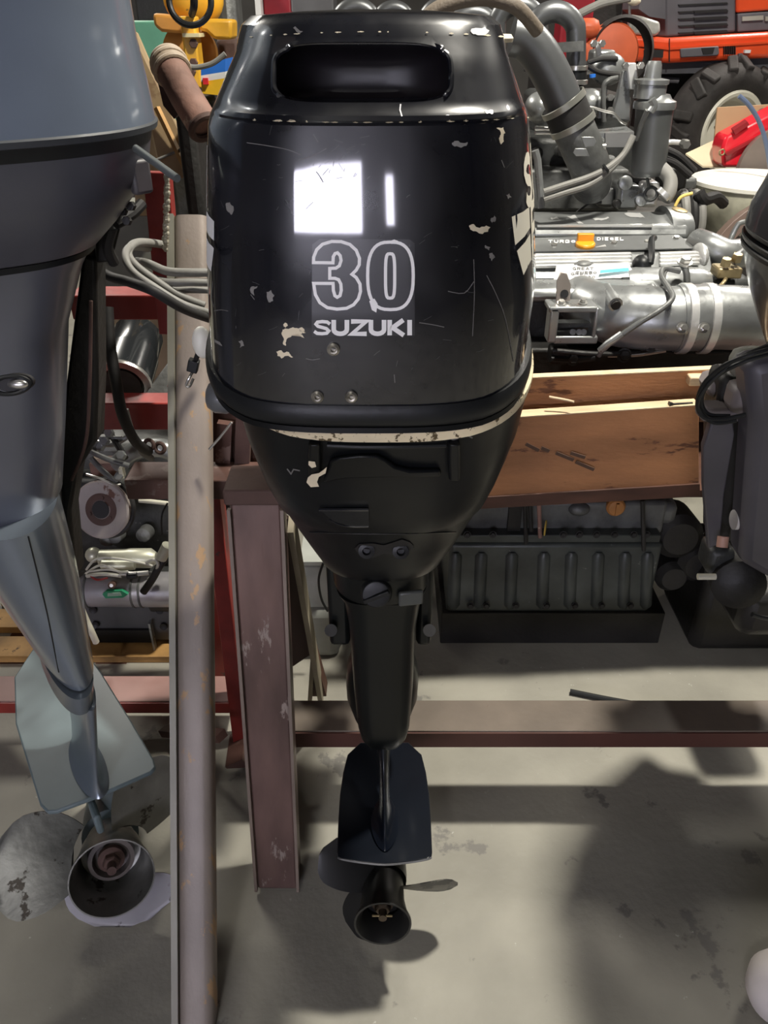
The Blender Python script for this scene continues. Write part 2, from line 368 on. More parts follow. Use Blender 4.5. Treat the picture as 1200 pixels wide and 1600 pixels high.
# wall behind the camera with a daylit window
WX, WZ, WW, WH = -1.22, 1.42, 2.1, .68
mb = MB()
mb.box(((RX0+WX-WW/2)/2, RY0-.05, RZ/2), (WX-WW/2-RX0, .1, RZ)).box(((RX1+WX+WW/2)/2, RY0-.05, RZ/2), (RX1-WX-WW/2, .1, RZ))
mb.box((WX, RY0-.05, (WZ-WH/2)/2), (WW, .1, WZ-WH/2)).box((WX, RY0-.05, (RZ+WZ+WH/2)/2), (WW, .1, RZ-WZ-WH/2))
struct(mb.obj('wall_front', wall_m))
day = mat('daylit_frosted_pane', (.86, .84, 1.0), .5, emit=16, var=0)
win = struct(MB().box((WX, RY0-.08, WZ), (WW, .02, WH)).obj('window_1', day))
mb = MB()
for sx in (-1, 1): mb.box((WX+sx*WW/2, RY0-.02, WZ), (.05, .08, WH+.1)).box((WX, RY0-.02, WZ+sx*WH/2), (WW, .08, .05))
mb.obj('window_frame', grey_cab, win)
# glowing strip added beside it for the narrow streak on the cowl
streak_glow = struct(MB().box((.26, RY0+.03, 1.42), (.12, .02, .42)).obj('streak_panel', day))
# ---------------------------------------------------------------- the black outboard motor in the middle
def interp(tab, y):
    tab = sorted(tab)
    if y <= tab[0][0]: return tab[0][1:]
    for a, b in zip(tab, tab[1:]):
        if y <= b[0]:
            t = (y-a[0])/(b[0]-a[0]); return tuple(a[i]+(b[i]-a[i])*t for i in range(1, len(a)))
    return tab[-1][1:]
OM = T('outboard_motor', 'glossy worn black outboard motor with large white numerals 30 on its cowl', 'outboard motor', (0, 1.05, .1))
SILC = [(30, 400, 775), (55, 368, 790), (75, 361, 798), (120, 341, 815), (160, 324, 829), (178, 316, 836), (190, 312, 839), (350, 311, 847), (460, 312, 849), (500, 313, 844), (540, 316, 836), (560, 319, 833)]
def level(row, Yf, Yback, sil, n=3.0, zoff=0, fw=.35):
    z = W(600, row, Yf).z+zoff; b = (Yback-Yf)/2; cy = Yf+b; Yw = Yf+b*fw
    r = proj((0, Yw, z))[1]; xl, xr = interp(sil, r)
    zc = proj((0, Yw, z))[2]; X0 = (xl-600)/F*zc; X1 = (xr-600)/F*zc
    return sup((X0+X1)/2, cy, (X1-X0)/2, b, n, z)
lv = [(646, .800, 1.28), (615, .797, 1.29), (500, .795, 1.30), (350, .800, 1.30), (215, .808, 1.29), (197, .809, 1.29)]
loops = [level(*l, SILC, n=3.2, fw=.45) for l in lv]
for L_, k_ in zip(loops, (.16, .14, .08, .03)):
    for p in L_: p.z += k_*max(0, p.y-.82)
lv2 = [(193, .811, 1.285), (189, .806, 1.285), (181, .808, 1.285), (175, .815, 1.28), (160, .822, 1.27), (120, .835, 1.25), (85, .848, 1.22)]
loops += [level(*l, SILC, n=3.2, fw=.45) for l in lv2]
zt = loops[-1][0].z
cx = sum(p.x for p in loops[-1])/72; 
for k, (dz, s_, yf) in enumerate([(.014, .985, .856), (.023, .96, .868), (.031, .89, .895), (.035, .6, .96), (.037, .3, 1.0)]):
    a = (max(p.x for p in loops[12])-min(p.x for p in loops[12]))/2*s_
    b = (1.20-yf)/2*(1 if s_ > .8 else s_)
    loops.append(sup(cx, 1.035, a, b, 3.0, zt+dz))
black_gloss.node_tree.nodes['Principled BSDF'].inputs['Coat IOR'].default_value = 1.72
cowl = MB().loft(loops).obj('upper_cowl', black_gloss, OM, ang=28)
# air scoop opening cut into the sloping shoulder
c0 = W(566, 113, .845); cut = MB()
prof = []
for dy, s_ in ((-.06, 1.0), (.018, 1.0), (.035, .985), (.052, .95), (.066, .88), (.077, .75), (.084, .55), (.087, .3)):
    zc = c0.y*CP
    ax, az = 138*mpp(566, 113, .84), 43*mpp(566, 113, .84)
    L = []
    for j in range(48):
        t = 2*PI*j/48; c, s2 = math.cos(t), math.sin(t)
        x = ax*s_*math.copysign(abs(c)**.42, c)*(1.0-.035*s2); z = az*s_*math.copysign(abs(s2)**.5, s2)
        L.append(Vector((c0.x+x, c0.y+dy, c0.z+z-.10*dy)))
    prof.append(L)
co = cut.loft(prof).obj('cutter', mat('matt_scoop_interior', (.012, .010, .012), .42, spec=.45))
md = cowl.modifiers.new('b', 'BOOLEAN'); md.object = co; md.operation = 'DIFFERENCE'; md.solver = 'EXACT'
dg = bpy.context.evaluated_depsgraph_get(); me = bpy.data.meshes.new_from_object(cowl.evaluated_get(dg))
cowl.modifiers.clear(); cowl.data = me; bpy.data.objects.remove(co)
while len(me.materials) < 2: me.materials.append(MATS['matt_scoop_interior'])
me.materials[0] = black_gloss; me.materials[1] = MATS['matt_scoop_interior']
_ix = W(430, 113, .85).x, W(703, 113, .85).x, W(566, 160, .85).z, W(566, 66, .85).z
for f_ in me.polygons:
    q = f_.center; inside = _ix[0] < q.x < _ix[1] and _ix[2] < q.z < _ix[3] and q.y < 1.0 and f_.normal.y < .3 and q.y > .862
    f_.material_index = 1 if inside else 0
me.shade_smooth(); me.set_sharp_from_angle(angle=math.radians(28))
B = BVHTree.FromObject(cowl, bpy.context.evaluated_depsgraph_get())
# rolled lip round the opening
lip = []
for j in range(64):
    t = 2*PI*j/64; c, s2 = math.cos(t), math.sin(t)
    x = 566+139.5*math.copysign(abs(c)**.42, c)*(1.0-.035*s2); y = 113-45.5*math.copysign(abs(s2)**.5, s2)
    h = hit_px(B, x, y, -.001)
    if h: lip.append(h)
MB().tube(lip, .0028, 8, 2, closed=True).obj('scoop_lip', black_gloss, cowl)
# seam: rubber trim under the cowl
base = loops[0]
def ringprof(loop, prof, cx, cy):                          # sweep (out, dz) profile round a loop
    n = len(loop); out = []
    for j in range(n):
        t = (loop[(j+1) % n]-loop[j-1]).normalized(); nn = Vector((t.y, -t.x, 0))
        if nn.dot(loop[j]-Vector((cx, cy, loop[j].z))) < 0: nn = -nn
        out.append([loop[j]+nn*o+Vector((0, 0, dz)) for o, dz in prof])
    out.append(out[0]); return out
rp = [(-.001, .010), (.003, .010), (.0055, .004), (.006, -.004), (.005, -.011), (.001, -.016), (-.006, -.018), (-.008, -.005)]
MB().loft(ringprof(base, rp, .0, 1.04), (False, False)).obj('rubber_trim', rubber, cowl, ang=60)
MB().loft(ringprof(base, [(-.004, -.017), (.001, -.0175), (.0015, -.024), (-.006, -.025)], .0, 1.04), (False, False)).obj('lower_lip', black_satin, cowl)
# top ring on the cowl roof
rc = W(747, 49, 1.08)
MB().lathe(W(747, 50, 1.06)+Vector((0, 0, -.010)), (0, 0, 1), [(.024, 0), (.040, 0), (.041, .004), (.038, .008), (.027, .008), (.024, .004), (.024, 0)], 36, (False, False)).obj('roof_ring', creamclean, cowl)
# lower cover
SILL = [(480, 330, 857), (500, 331, 858), (540, 328, 857), (600, 335, 850), (640, 350, 841), (700, 369, 822), (750, 393, 797), (800, 425, 766), (850, 466, 727), (880, 492, 700), (905, 512, 680), (930, 517, 674)]
lv = [(677, .803, 1.27), (688, .806, 1.27), (702, .812, 1.265), (725, .822, 1.26), (750, .833, 1.25), (780, .848, 1.235), (810, .866, 1.22), (832, .880, 1.21), (838, .888, 1.21), (870, .908, 1.19), (890, .922, 1.17), (904, .934, 1.155), (909, .946, 1.14)]
ll = [level(*l, SILL, n=2.7 if i < 8 else 2.4, fw=.4) for i, l in enumerate(lv)]
for L_, k_ in zip(ll, (.16, .15, .13, .1, .07, .04)):
    for p in L_: p.z += k_*max(0, p.y-.82)
inner = [Vector((p.x*.9, 1.04+(p.y-1.04)*.93, p.z-.006)) for p in ll[0]]
lowc = MB().loft([inner, [p+Vector((0, 0, .002)) for p in [Vector((q.x*.985, 1.04+(q.y-1.04)*.985, q.z)) for q in ll[0]]]]+ll).obj('lower_cover', black_satin, OM, ang=25)
BL = BVHTree.FromObject(lowc, bpy.context.evaluated_depsgraph_get())
# flaked cream rim where the paint has gone
MB().loft(ringprof(ll[0], [(-.012, .0035), (-.001, .0055), (.0030, .002), (.0032, -.004), (.0014, -.011), (-.003, -.011)], .0, 1.04), (False, False)).obj('flaked_rim', cream, lowc)['label'] = 'cream primer showing through along the rim'
MB().loft(ringprof([p*1.0+Vector((0, 0, .017)) for p in ll[0]], [(-.016, -.016), (-.007, -.014), (-.006, .006), (-.012, .007)], .0, 1.04), (False, False)).obj('seal', rubber, lowc)
# small brackets and the carrying grip on the lower cover
for x0 in (494, 707):
    pts = [hit_px(BL, x0, y, .006) for y in (686, 700, 716, 730, 742)]
    mb = MB()
    Ls = []
    for p, wd in zip(pts, (9, 10, 10, 10, 9)):
        m_ = wd*mpp(600, 700, .82)
        Ls.append([p+Vector(q) for q in ((-m_, .010, 0), (-m_, -.002, 0), (-m_*.7, -.006, 0), (m_*.7, -.006, 0), (m_, -.002, 0), (m_, .010, 0))])
    mb.loft(Ls); mb.obj('hinge_lug', black_satin, lowc, bevel=.0015)
for cx_, cy_, pol in ((494, 735, [(486, 734), (492, 729), (496, 734), (503, 727), (514, 717), (512, 727), (503, 733), (500, 741), (503, 748), (490, 749), (485, 742)]), (491, 712, [(487, 708), (497, 709), (499, 717), (492, 719), (487, 714)])):
    paint_poly(BL, [pol], 'paint_chip', creamclean, lowc, off=.0125)
pts = [(505, 752), (516, 716), (530, 712), (560, 709), (590, 709), (604, 716), (618, 726), (640, 731), (688, 731), (689, 742), (540, 744)]
q = [hit_px(BL, x, y, .0) for x, y in pts]
MB().prism([p+Vector((0, .003, 0)) for p in q], (0, -.013, .002)).obj('carry_grip', black_satin, lowc, bevel=.004)
MB().tube([hit_px(BL, x, y, .002) for x, y in [(512, 694), (560, 696), (620, 696), (696, 694)]], .003, 8).obj('grip_groove', rubber, lowc)
# stamped pull tab and drain recess
paint_poly(BL, [[(500, 793), (576, 793), (577, 819), (546, 819), (522, 812)]], 'pull_tab', rubber, lowc, off=.003)
MB().tube([hit_px(BL, x, y, .0035) for x, y in [(500, 793), (540, 793), (576, 793)]], .0022, 6, smooth=False).obj('tab_edge', black_gloss, lowc)
MB().tube([hit_px(BL, x, y, .003) for x, y in [(516, 809), (530, 816), (548, 820), (576, 820)]], .0012, 6).obj('tab_edge', black_gloss, lowc)
paint_poly(BL, [[(554, 856), (562, 849), (583, 848), (600, 851), (628, 842), (640, 846), (647, 853), (640, 862), (625, 868), (600, 864), (583, 871), (563, 868)]], 'socket_recess', dark_void, lowc, off=.0012)
for x, y in ((573, 858), (626, 859)):
    p = hit_px(BL, x, y, .001)
    MB().lathe(p, (0, -1, .25), [(.0115, 0), (.0115, .006), (.006, .007), (.005, .001)], 18, (True, True)).obj('socket', rubber, lowc)
# mould line round the cover
P = [hit_px(BL, x, 834+.0002*(x-600)**2*-1, .0004) for x in range(484, 726, 12)]
MB().tube([p for p in P if p], .0008, 6).obj('mould_line', black_gloss, lowc)
# scratches on lower cover
for pl in ([(380, 689), (387, 691), (394, 694)], [(449, 732), (455, 740), (459, 733), (469, 735)], [(700, 682), (708, 687), (716, 684)], [(730, 680), (738, 684)]):
    paint_poly(BL, stroke(pl, 2.0), 'scratch', mat('pale_scratch', (.15, .145, .14), .5), lowc, off=.0006)
# collar between cover and leg
SILK = [(860, 517, 672), (905, 516, 674), (925, 519, 671), (945, 535, 660), (960, 540, 655), (1000, 546, 650), (1050, 549, 648), (1100, 553, 645), (1140, 558, 641), (1180, 562, 637)]
kl = [level(r, y, yb, SILK, n=2.4, fw=.4) for r, y, yb in ((908, .944, 1.15), (915, .944, 1.15), (938, .955, 1.15), (946, .958, 1.14))]
MB().loft(kl).obj('collar', black_leg, OM, ang=40)
kn = W(588, 932, .938)
MB().lathe(kn+Vector((0, .02, 0)), (0, -1, .25), [(.024, 0), (.024, .018), (.021, .024), (.016, .025)], 26).box(kn+Vector((0, -.006, .004)), (.042, .006, .007), Matrix.Rotation(-.45, 3, 'Y')).obj('drain_plug', rubber, OM, bevel=.001)
BK = None
p = W(642, 934, .952)
MB().box(p, (.038, .008, .026), Matrix.Rotation(.18, 3, 'Z')).obj('side_label', mat('dull_grey_label', (.07, .075, .07), .4), OM, bevel=.003)
# leg
lg = [(946, .962, 1.13), (960, .966, 1.12), (1000, .970, 1.11), (1050, .972, 1.10), (1100, .972, 1.10), (1140, .972, 1.09), (1155, .972, 1.09), (1166, .976, 1.08), (1172, .990, 1.06)]
lgl = [level(*l, SILK, n=3.4, fw=.3) for l in lg]
c_ = Vector((sum(p.x for p in lgl[-1])/72, 0, 0))
for i, s_ in ((-2, .93), (-1, .70)): lgl[i] = [Vector((c_.x+(p.x-c_.x)*s_, p.y, p.z)) for p in lgl[i]]
leg = MB().loft(lgl).obj('leg_housing', black_leg, OM, ang=30)
# swivel and clamp brackets behind the leg
for x0, x1, xb_ in ((512, 545, 517), (652, 676, 671)):
    brk = px_box(x0, 880, x1, 1010, 1.06, .14).obj('swivel_bracket', black_leg, OM, bevel=.008)
    MB().cyl(W(xb_, 985, 1.055), W(xb_, 985, 1.04), .011).obj('bracket_bolt', dark_iron, brk)
a = W(597, 1085, 1.08)
MB().loft([sup(a.x, 1.12, .070*s_, .06, 2.2, a.z+dz) for dz, s_ in ((-.10, .55), (-.085, .8), (-.04, .98), (.0, 1), (.04, .95), (.075, .8), (.13, .8))]).obj('tilt_housing', black_leg, OM)
px_box(556, 860, 645, 960, 1.10, .09).obj('pivot_block', dark_iron, OM, bevel=.01)
# clamp arms that hook over the steel crossbar
for x in (-.09, .07):
    MB().box((x, 1.29, .86), (.03, .11, .20)).box((x, 1.38, .875), (.03, .20, .03)).box((x, 1.475, .80), (.03, .02, .12)).obj('clamp_arm', black_leg, OM, bevel=.004)
# lower leg fin, plate, gearcase
TILT = math.radians(10)
def rot_about(p, piv, ang): # pitch about X
    d = Vector(p)-Vector(piv); return Vector(piv)+Matrix.Rotation(ang, 3, 'X') @ d
ptE = W(601, 1344, .862)                                   # trailing edge centre of the plate
def PL(x, y, z): return rot_about((ptE.x+x, ptE.y+y, ptE.z+z), ptE, -TILT*.6)
hw = .0855
outl = [(-hw, .004), (-hw+.002, -.006), (-hw+.010, -.010), (-.045, -.013), (0, -.018), (.045, -.013), (hw-.010, -.010), (hw-.002, -.006), (hw, .004), (hw*1.02, .08), (hw*1.02, .14), (hw*.98, .20), (hw*.90, .25), (hw*.6, .29), (-hw*.6, .29), (-hw*.90, .25), (-hw*.98, .20), (-hw*1.02, .14), (-hw*1.02, .08)]
mb = MB(); top = [PL(x, y+.010, .0+(.004 if abs(x) > .06 else 0)) for x, y in outl]; n_ = len(outl)
bot = [p-Vector((0, 0, .007)) for p in top]
mb.loft([bot, top]); plate = mb.obj('anti_ventilation_plate', navy_plate, OM, bevel=.002)
# worn bright edge
MB().tube([p+Vector((0, -.0005, -.002)) for p in top[1:8]], .0017, 6, 4).obj('worn_edge', mat('rubbed_grey_edge', (.16, .16, .17), .35, metal=.4), plate)
zb = lgl[-1][0].z
fin = []
for t, wd, yr, yf in ((0, .030, .990, 1.12), (.10, .017, .985, 1.12), (.35, .011, .963, 1.10), (.65, .009, .925, 1.06), (.85, .010, .897, 1.02), (.95, .014, .888, 1.0), (1.0, .026, .878, 1.0)):
    z = zb+.01+(ptE.z+.002-zb-.01)*t; cx_ = lgl[-1][0].x*0+W(599, 1180, .97).x+.003*t
    fin.append(sup(cx_, (yr+yf)/2, wd, (yf-yr)/2, 1.7, z))
MB().loft(fin).obj('drive_fin', navy_plate, OM, ang=50)
hub = W(598, 1441, .845); axd = Vector((0, -math.cos(TILT), math.sin(TILT)))
def AX(t): return hub-axd*t
gc = MB().lathe(hub-axd*.30, axd, [(.004, 0), (.022, .02), (.038, .06), (.046, .12), (.048, .19), (.047, .205)], 28)
gc.obj('gearcase', black_leg, OM, ang=40)
gt = AX(.22)
MB().loft([sup(gt.x, gt.y-.01, .018, .09, 1.9, gt.z+.02), sup(gt.x, ptE.y+.14, .016, .085, 1.9, ptE.z-.02)]).obj('gearcase_strut', black_leg, OM)
MB().loft([[Vector((gt.x-.005, gt.y-.07, gt.z-.03)), Vector((gt.x+.005, gt.y-.07, gt.z-.03)), Vector((gt.x+.005, gt.y+.07, gt.z-.03)), Vector((gt.x-.005, gt.y+.07, gt.z-.03))], [Vector((gt.x-.003, gt.y-.06, .035)), Vector((gt.x+.003, gt.y-.06, .035)), Vector((gt.x+.003, gt.y-.02, .035)), Vector((gt.x-.003, gt.y-.02, .035))]]).obj('skeg', black_leg, OM)
# propeller
def blade(mb, O, ax, ang, r0, R, pitch, wmax, skew=.35, th=.0035, base=None, cup=.0):
    ax = Vector(ax).normalized(); e1 = Vector((1, 0, 0)); e1 = (e1-ax*e1.dot(ax)).normalized(); e2 = e1.cross(ax)
    if e2.z < 0: e2 = -e2
    top, bot = [], []
    for i in range(13):
        s_ = i/12; r = r0*.85+(R-r0*.85)*s_
        wd = wmax*(.42+.58*math.sin(PI*min(1, .12+.62*s_))**1.1)*(1 if s_ < .72 else math.sqrt(max(0.0, 1-((s_-.72)/.285)**2)))
        wd = max(wd, .004); p_ = pitch*(1.15-.35*s_)
        rowt, rowb = [], []
        for k in range(9):
            c = (k/8-.5)*wd
            off = c*math.cos(p_); axoff = c*math.sin(p_)+cup*(1-(2*k/8-1)**2)
            a = ang+(off+skew*wmax*.35*(s_**2-.3))/r
            rad = e1*math.cos(a)+e2*math.sin(a)
            p = Vector(O)+rad*r-ax*axoff
            thk = th*(1-.65*abs(2*k/8-1))*(1.3-s_*.6)
            rowt.append(p+ax*thk); rowb.append(p-ax*thk)
        top.append(rowt); bot.append(rowb[::-1])
    return mb.loft([a+b for a, b in zip(top, bot)])
prop = T('propeller', '', '', AX(.06)); del prop['label']; del prop['category']; prop.parent = OM; prop.matrix_parent_inverse = world(OM).inverted()
RH = .054
hb = MB().lathe(AX(.135), axd, [(.034, 0), (.040, .02), (.042, .09), (.047, .118), (RH, .135), (RH, .139), (RH*.93, .139), (.040, .125), (.036, .09)], 40, (True, False)).obj('hub', prop_black, prop, ang=40)
MB().lathe(AX(.07), axd, [(.036, 0), (.036, .02), (.031, .022)], 24).obj('bushing', dark_iron, prop)
MB().lathe(AX(.052), axd, [(.021, 0), (.021, .012), (.018, .013)], 20).hexa(AX(.040), axd, .0155, .016).cyl(AX(.03), AX(.008), .008, seg=12).obj('castle_nut', mat('greasy_bronze_nut', (.10, .075, .05), .4, metal=.6), prop, ang=30)
c = AX(.012); MB().cyl(c-Vector((.020, 0, -.004)), c+Vector((.018, 0, .003)), .0022, seg=8).obj('split_pin', brass, prop)
O = AX(.085)
for ang, m_ in ((math.radians(-2), prop_worn), (math.radians(140), prop_black), (math.radians(246), prop_black)):
    blade(MB(), O, axd, ang, .042, .148, math.radians(-34), .105).obj('blade', m_, prop, ang=50)
# ---- print on the cowl
paint_poly(B, [[(488, 382), (500, 373), (640, 374), (648, 380), (648, 524), (487, 526)]], 'black_label', black_sticker, cowl, off=.0004)
def S6(pts): return [(470+x/6, 360+y/6) for x, y in pts]
three = [(120, 300), (122, 250), (150, 180), (205, 128), (290, 102), (380, 104), (460, 130), (520, 185), (550, 260), (548, 320), (520, 370), (480, 410), (520, 440), (555, 500), (560, 570), (540, 640), (495, 695), (430, 728), (340, 736), (250, 722), (180, 675), (138, 600), (122, 495), (303, 495), (306, 560), (320, 610), (342, 625), (368, 610), (380, 560), (376, 500), (355, 460), (320, 447), (272, 447), (272, 355), (330, 352), (362, 330), (378, 280), (370, 235), (345, 208), (322, 215), (305, 245), (302, 302)]
zo = S6([(840+213*math.copysign(abs(math.cos(t))**.72, math.cos(t)), 424-316*math.copysign(abs(math.sin(t))**.78, math.sin(t))) for t in [2*PI*i/40 for i in range(40)]])
zi = S6([(837+43*math.copysign(abs(math.cos(t))**.5, math.cos(t)), 425-208*math.copysign(abs(math.sin(t))**.6, math.sin(t))) for t in [2*PI*i/32 for i in range(32)]])
paint_poly(B, stroke(S6(three), 5.0, True)+stroke(zo, 5.0, True)+stroke(zi, 5.0, True), 'numerals', white_ink, cowl, off=.0009)
SP6 = S6([(118, 870), (135, 845), (175, 831), (225, 831), (268, 845), (284, 868), (282, 874), (238, 872), (222, 852), (182, 852), (172, 868), (196, 889), (252, 904), (275, 918), (284, 945), (268, 968), (225, 982), (165, 982), (130, 968), (114, 948), (118, 941), (164, 944), (180, 962), (214, 962), (230, 945), (208, 927), (156, 913), (124, 890)])
paint_poly(B, stroke([(490.5+26*x, 499.5+24*y) for x, y in ((.97, .27), (.80, .13), (.5, .105), (.22, .14), (.13, .27), (.25, .41), (.75, .56), (.90, .71), (.78, .86), (.5, .895), (.2, .87), (.02, .74))], 5.2)+letters('UZUKI', 518.3, 499.5, 27, 24, 2.0, 7.2), 'lettering', white_ink, cowl, off=.0009)
paint_poly(B, [[(577, 470), (585, 466), (590, 474), (588, 488), (581, 484)], [(606, 377), (616, 374), (622, 376), (612, 381)]], 'print_damage', white_ink, cowl, off=.0011)
# drilled grommets
for x, y in ((521, 545), (496, 619), (549, 619)):
    p = hit_px(B, x, y, 0); g = MB().lathe(p, (0, -1, .03), [(.0070, 0), (.0068, .003), (.0045, .0045), (.0028, .004), (.0025, -.001)], 20)
    g.obj('fastener', mat('worn_steel_fastener', (.33, .31, .26), .4, metal=.7, var=.4, vs=90), cowl)
# chips and scratches
chips = [[(443, 508), (447, 504), (450, 508), (446, 512)], [(440, 520), (446, 513), (458, 511), (466, 513), (472, 511), (478, 520), (470, 522), (476, 528), (466, 522), (458, 520), (448, 530), (447, 540), (442, 536)],
 [(432, 549), (440, 547), (443, 552), (452, 550), (458, 558), (446, 556), (440, 560), (434, 556)], [(733, 352), (740, 350), (752, 354), (766, 355), (762, 362), (745, 362), (734, 358)], [(706, 223), (716, 220), (730, 222), (728, 228), (710, 229)],
 [(775, 200), (786, 199), (789, 208), (786, 214), (782, 226), (779, 216), (782, 210)], [(790, 305), (795, 302), (799, 308), (793, 311)], [(766, 341), (772, 336), (774, 345), (768, 348)], [(764, 396), (769, 395), (773, 402), (768, 409), (764, 402)], [(758, 383), (766, 386), (764, 391), (758, 388)],
 [(353, 320), (360, 316), (366, 327), (362, 336), (356, 330)], [(392, 449), (403, 447), (398, 462)], [(417, 456), (424, 453), (427, 470), (420, 472)], [(373, 533), (378, 531), (382, 540), (375, 543)], [(336, 530), (344, 534), (348, 541), (340, 537)], [(458, 44), (462, 42), (474, 50), (468, 53)]]
def rough(c, j=.22):
    for _ in range(2):
        o = []
        for i, p in enumerate(c):
            q = c[(i+1) % len(c)]; L = math.hypot(q[0]-p[0], q[1]-p[1])*j; o += [p, ((p[0]+q[0])/2+random.uniform(-L, L), (p[1]+q[1])/2+random.uniform(-L, L))]
        c = o
    return c
chips = [rough(c) for c in chips]
for i, c in enumerate(chips): paint_poly(B, [c], 'paint_chip', creamclean if i in (0, 1, 2, 3, 5) else mat('grey_scuff', (.22, .21, .20), .5), cowl, off=.0005)
scr = [[(386, 223), (420, 228), (450, 234), (470, 242)], [(494, 268), (500, 276), (505, 285)], [(760, 430), (775, 460), (790, 500), (802, 565)], [(740, 405), (741, 460), (738, 525)], [(655, 504), (675, 507), (694, 511)], [(334, 486), (345, 484), (357, 486)], [(466, 250), (490, 243), (510, 232)], [(478, 560), (488, 562), (500, 560)], [(333, 440), (331, 465), (335, 480)], [(700, 455), (725, 458), (740, 440)], [(490, 210), (497, 222)], [(783, 250), (788, 262)], [(392, 460), (398, 468)], [(616, 585), (617, 598)]]
mb = []
for pl in scr: paint_poly(B, stroke(catmull([(x, y, 0) for x, y in pl], 3), 1.3), 'scratch', mat('pale_scratch', (.15, .145, .14), .5), cowl, off=.0004)
rs = []
for _ in range(70):
    x, y = (random.gauss(505, 40), random.gauss(255, 22)) if random.random() < .4 else (random.uniform(345, 815), random.uniform(205, 600))
    a_ = random.gauss(-.5, .6); L_ = random.uniform(4, 16); rs += stroke([(x, y), (x+L_*.5*math.cos(a_), y+L_*.5*math.sin(a_)+random.uniform(-1, 1)), (x+L_*math.cos(a_), y+L_*math.sin(a_))], random.uniform(.5, .9))
paint_poly(B, rs, 'fine_scratches', mat('faint_scratch', (.08, .08, .08), .5), cowl, off=.0004)['kind'] = 'stuff'
# worn line along the shoulder ridge and top edge: irregular flakes
def flakes(rowf, x0, x1, dens, hmax, name, m_):
    ps = []
    x = x0
    while x < x1:
        L = random.uniform(3, 16)*dens; gap = random.uniform(2, 26)
        if random.random() < .8:
            y = rowf(x); n_ = 6; up = [(x+L*i/n_, y-random.uniform(.4, 1)*hmax*math.sin(PI*(i+.3)/(n_+.6))) for i in range(n_+1)]
            dn = [(x+L*i/n_, rowf(x+L*i/n_)+random.uniform(.3, 1)*hmax*math.sin(PI*(i+.3)/(n_+.6))) for i in range(n_, -1, -1)]
            ps.append(up+dn)
        x += L+gap
    o = paint_poly(B, ps, name, m_, cowl, off=.0005)
    if o: o['kind'] = 'stuff'
ridge = lambda x: 190.5-.00011*(x-576)**2
flakes(ridge, 321, 378, 1.6, 2.6, 'flaked_edge', creamclean); flakes(ridge, 395, 700, 1.0, 1.5, 'flaked_edge', creamclean); flakes(ridge, 700, 834, .9, 1.6, 'flaked_edge', creamclean)
flakes(lambda x: 50+.0002*(x-590)**2, 390, 790, .8, 1.6, 'flaked_edge', creamclean)
for q_ in (stroke([(626, 163), (625, 172), (628, 182)], 2.2), [rough([(758, 172), (770, 173), (768, 179), (760, 178)])], [rough([(735, 48), (742, 44), (764, 48), (760, 53), (740, 54)])]): paint_poly(B, q_, 'paint_chip', white_ink, cowl, off=.0005)
# side lettering, right and left flanks (laid on from the side)
def hit_side(sgn, off=.0008):
    def f(y, z):
        r = B.ray_cast(Vector((sgn*1.0, y, z)), Vector((-sgn, 0, 0)))
        if r[0] is None: return None
        return r[0]+Vector((sgn*off, 0, 0))
    return f
HR, HL = hit_side(1), hit_side(-1)

def to_flank(x0, z0, sx, sz): return lambda x, y: (x0+x*sx, z0-y*sz)
def yat(px, py):
    h = hit_px(B, px, py, 0); return h.y if h else .9
yS, yF, yL = yat(816, 270), yat(799, 350), yat(333, 365); print('FLANK', yS, yat(834, 270), yF, yat(818, 350), yL, yat(319, 365))
fl = lambda x, y: (yS+x*.037, W(600, 232, yS+.02).z-y*.062+x*.002)
txt = letters('SUZUKI', 0, 0, .92, 1, .16, .19, fl)
paint_poly(B, [p for p in txt], 'side_lettering', cream_ink, cowl, hit=HR, sub=.03)
fl2 = lambda x, y: (yF+.62*.040+x*.040, W(600, 326, yF+.02).z-y*.058+x*.002)
paint_poly(B, [p for p in letters('FOUR', .50, 0, .92, 1, .16, .19, fl2)], 'side_lettering', cream_ink, cowl, hit=HR, sub=.03)
paint_poly(B, [[fl2(-.62, .05), fl2(.4, .05), fl2(.4, .42), fl2(-.55, .55)], [fl2(-.5, .66), fl2(.4, .52), fl2(.4, 1.0), fl2(-.25, 1.15)]], 'side_stripe', cream_ink, cowl, hit=HR, sub=.03)
gl = lambda x, y: (yL+x*.05, W(600, 338, yL+.02).z-y*.05)
paint_poly(B, [[gl(-.1, 0), gl(1.6, -.1), gl(1.6, .35), gl(-.1, .4)], [gl(-.1, .55), gl(1.6, .5), gl(1.6, 1.1), gl(.1, 1.1)]], 'side_stripe', white_ink, cowl, hit=HL, sub=.03)
paint_poly(B, [[gl(1.7, -.1), gl(2.6, -.1), gl(2.6, 1.1), gl(1.7, 1.1)]], 'side_stripe', red_ink, cowl, hit=HL, sub=.03)
paint_poly(B, [p for p in letters('SUZUKI', 0, 0, .92, 1, .16, .26, lambda x, y: (yL+.30-x*.046, W(600, 232, yL+.02).z-y*.062))], 'side_lettering', white_ink, cowl, hit=HL, sub=.03)
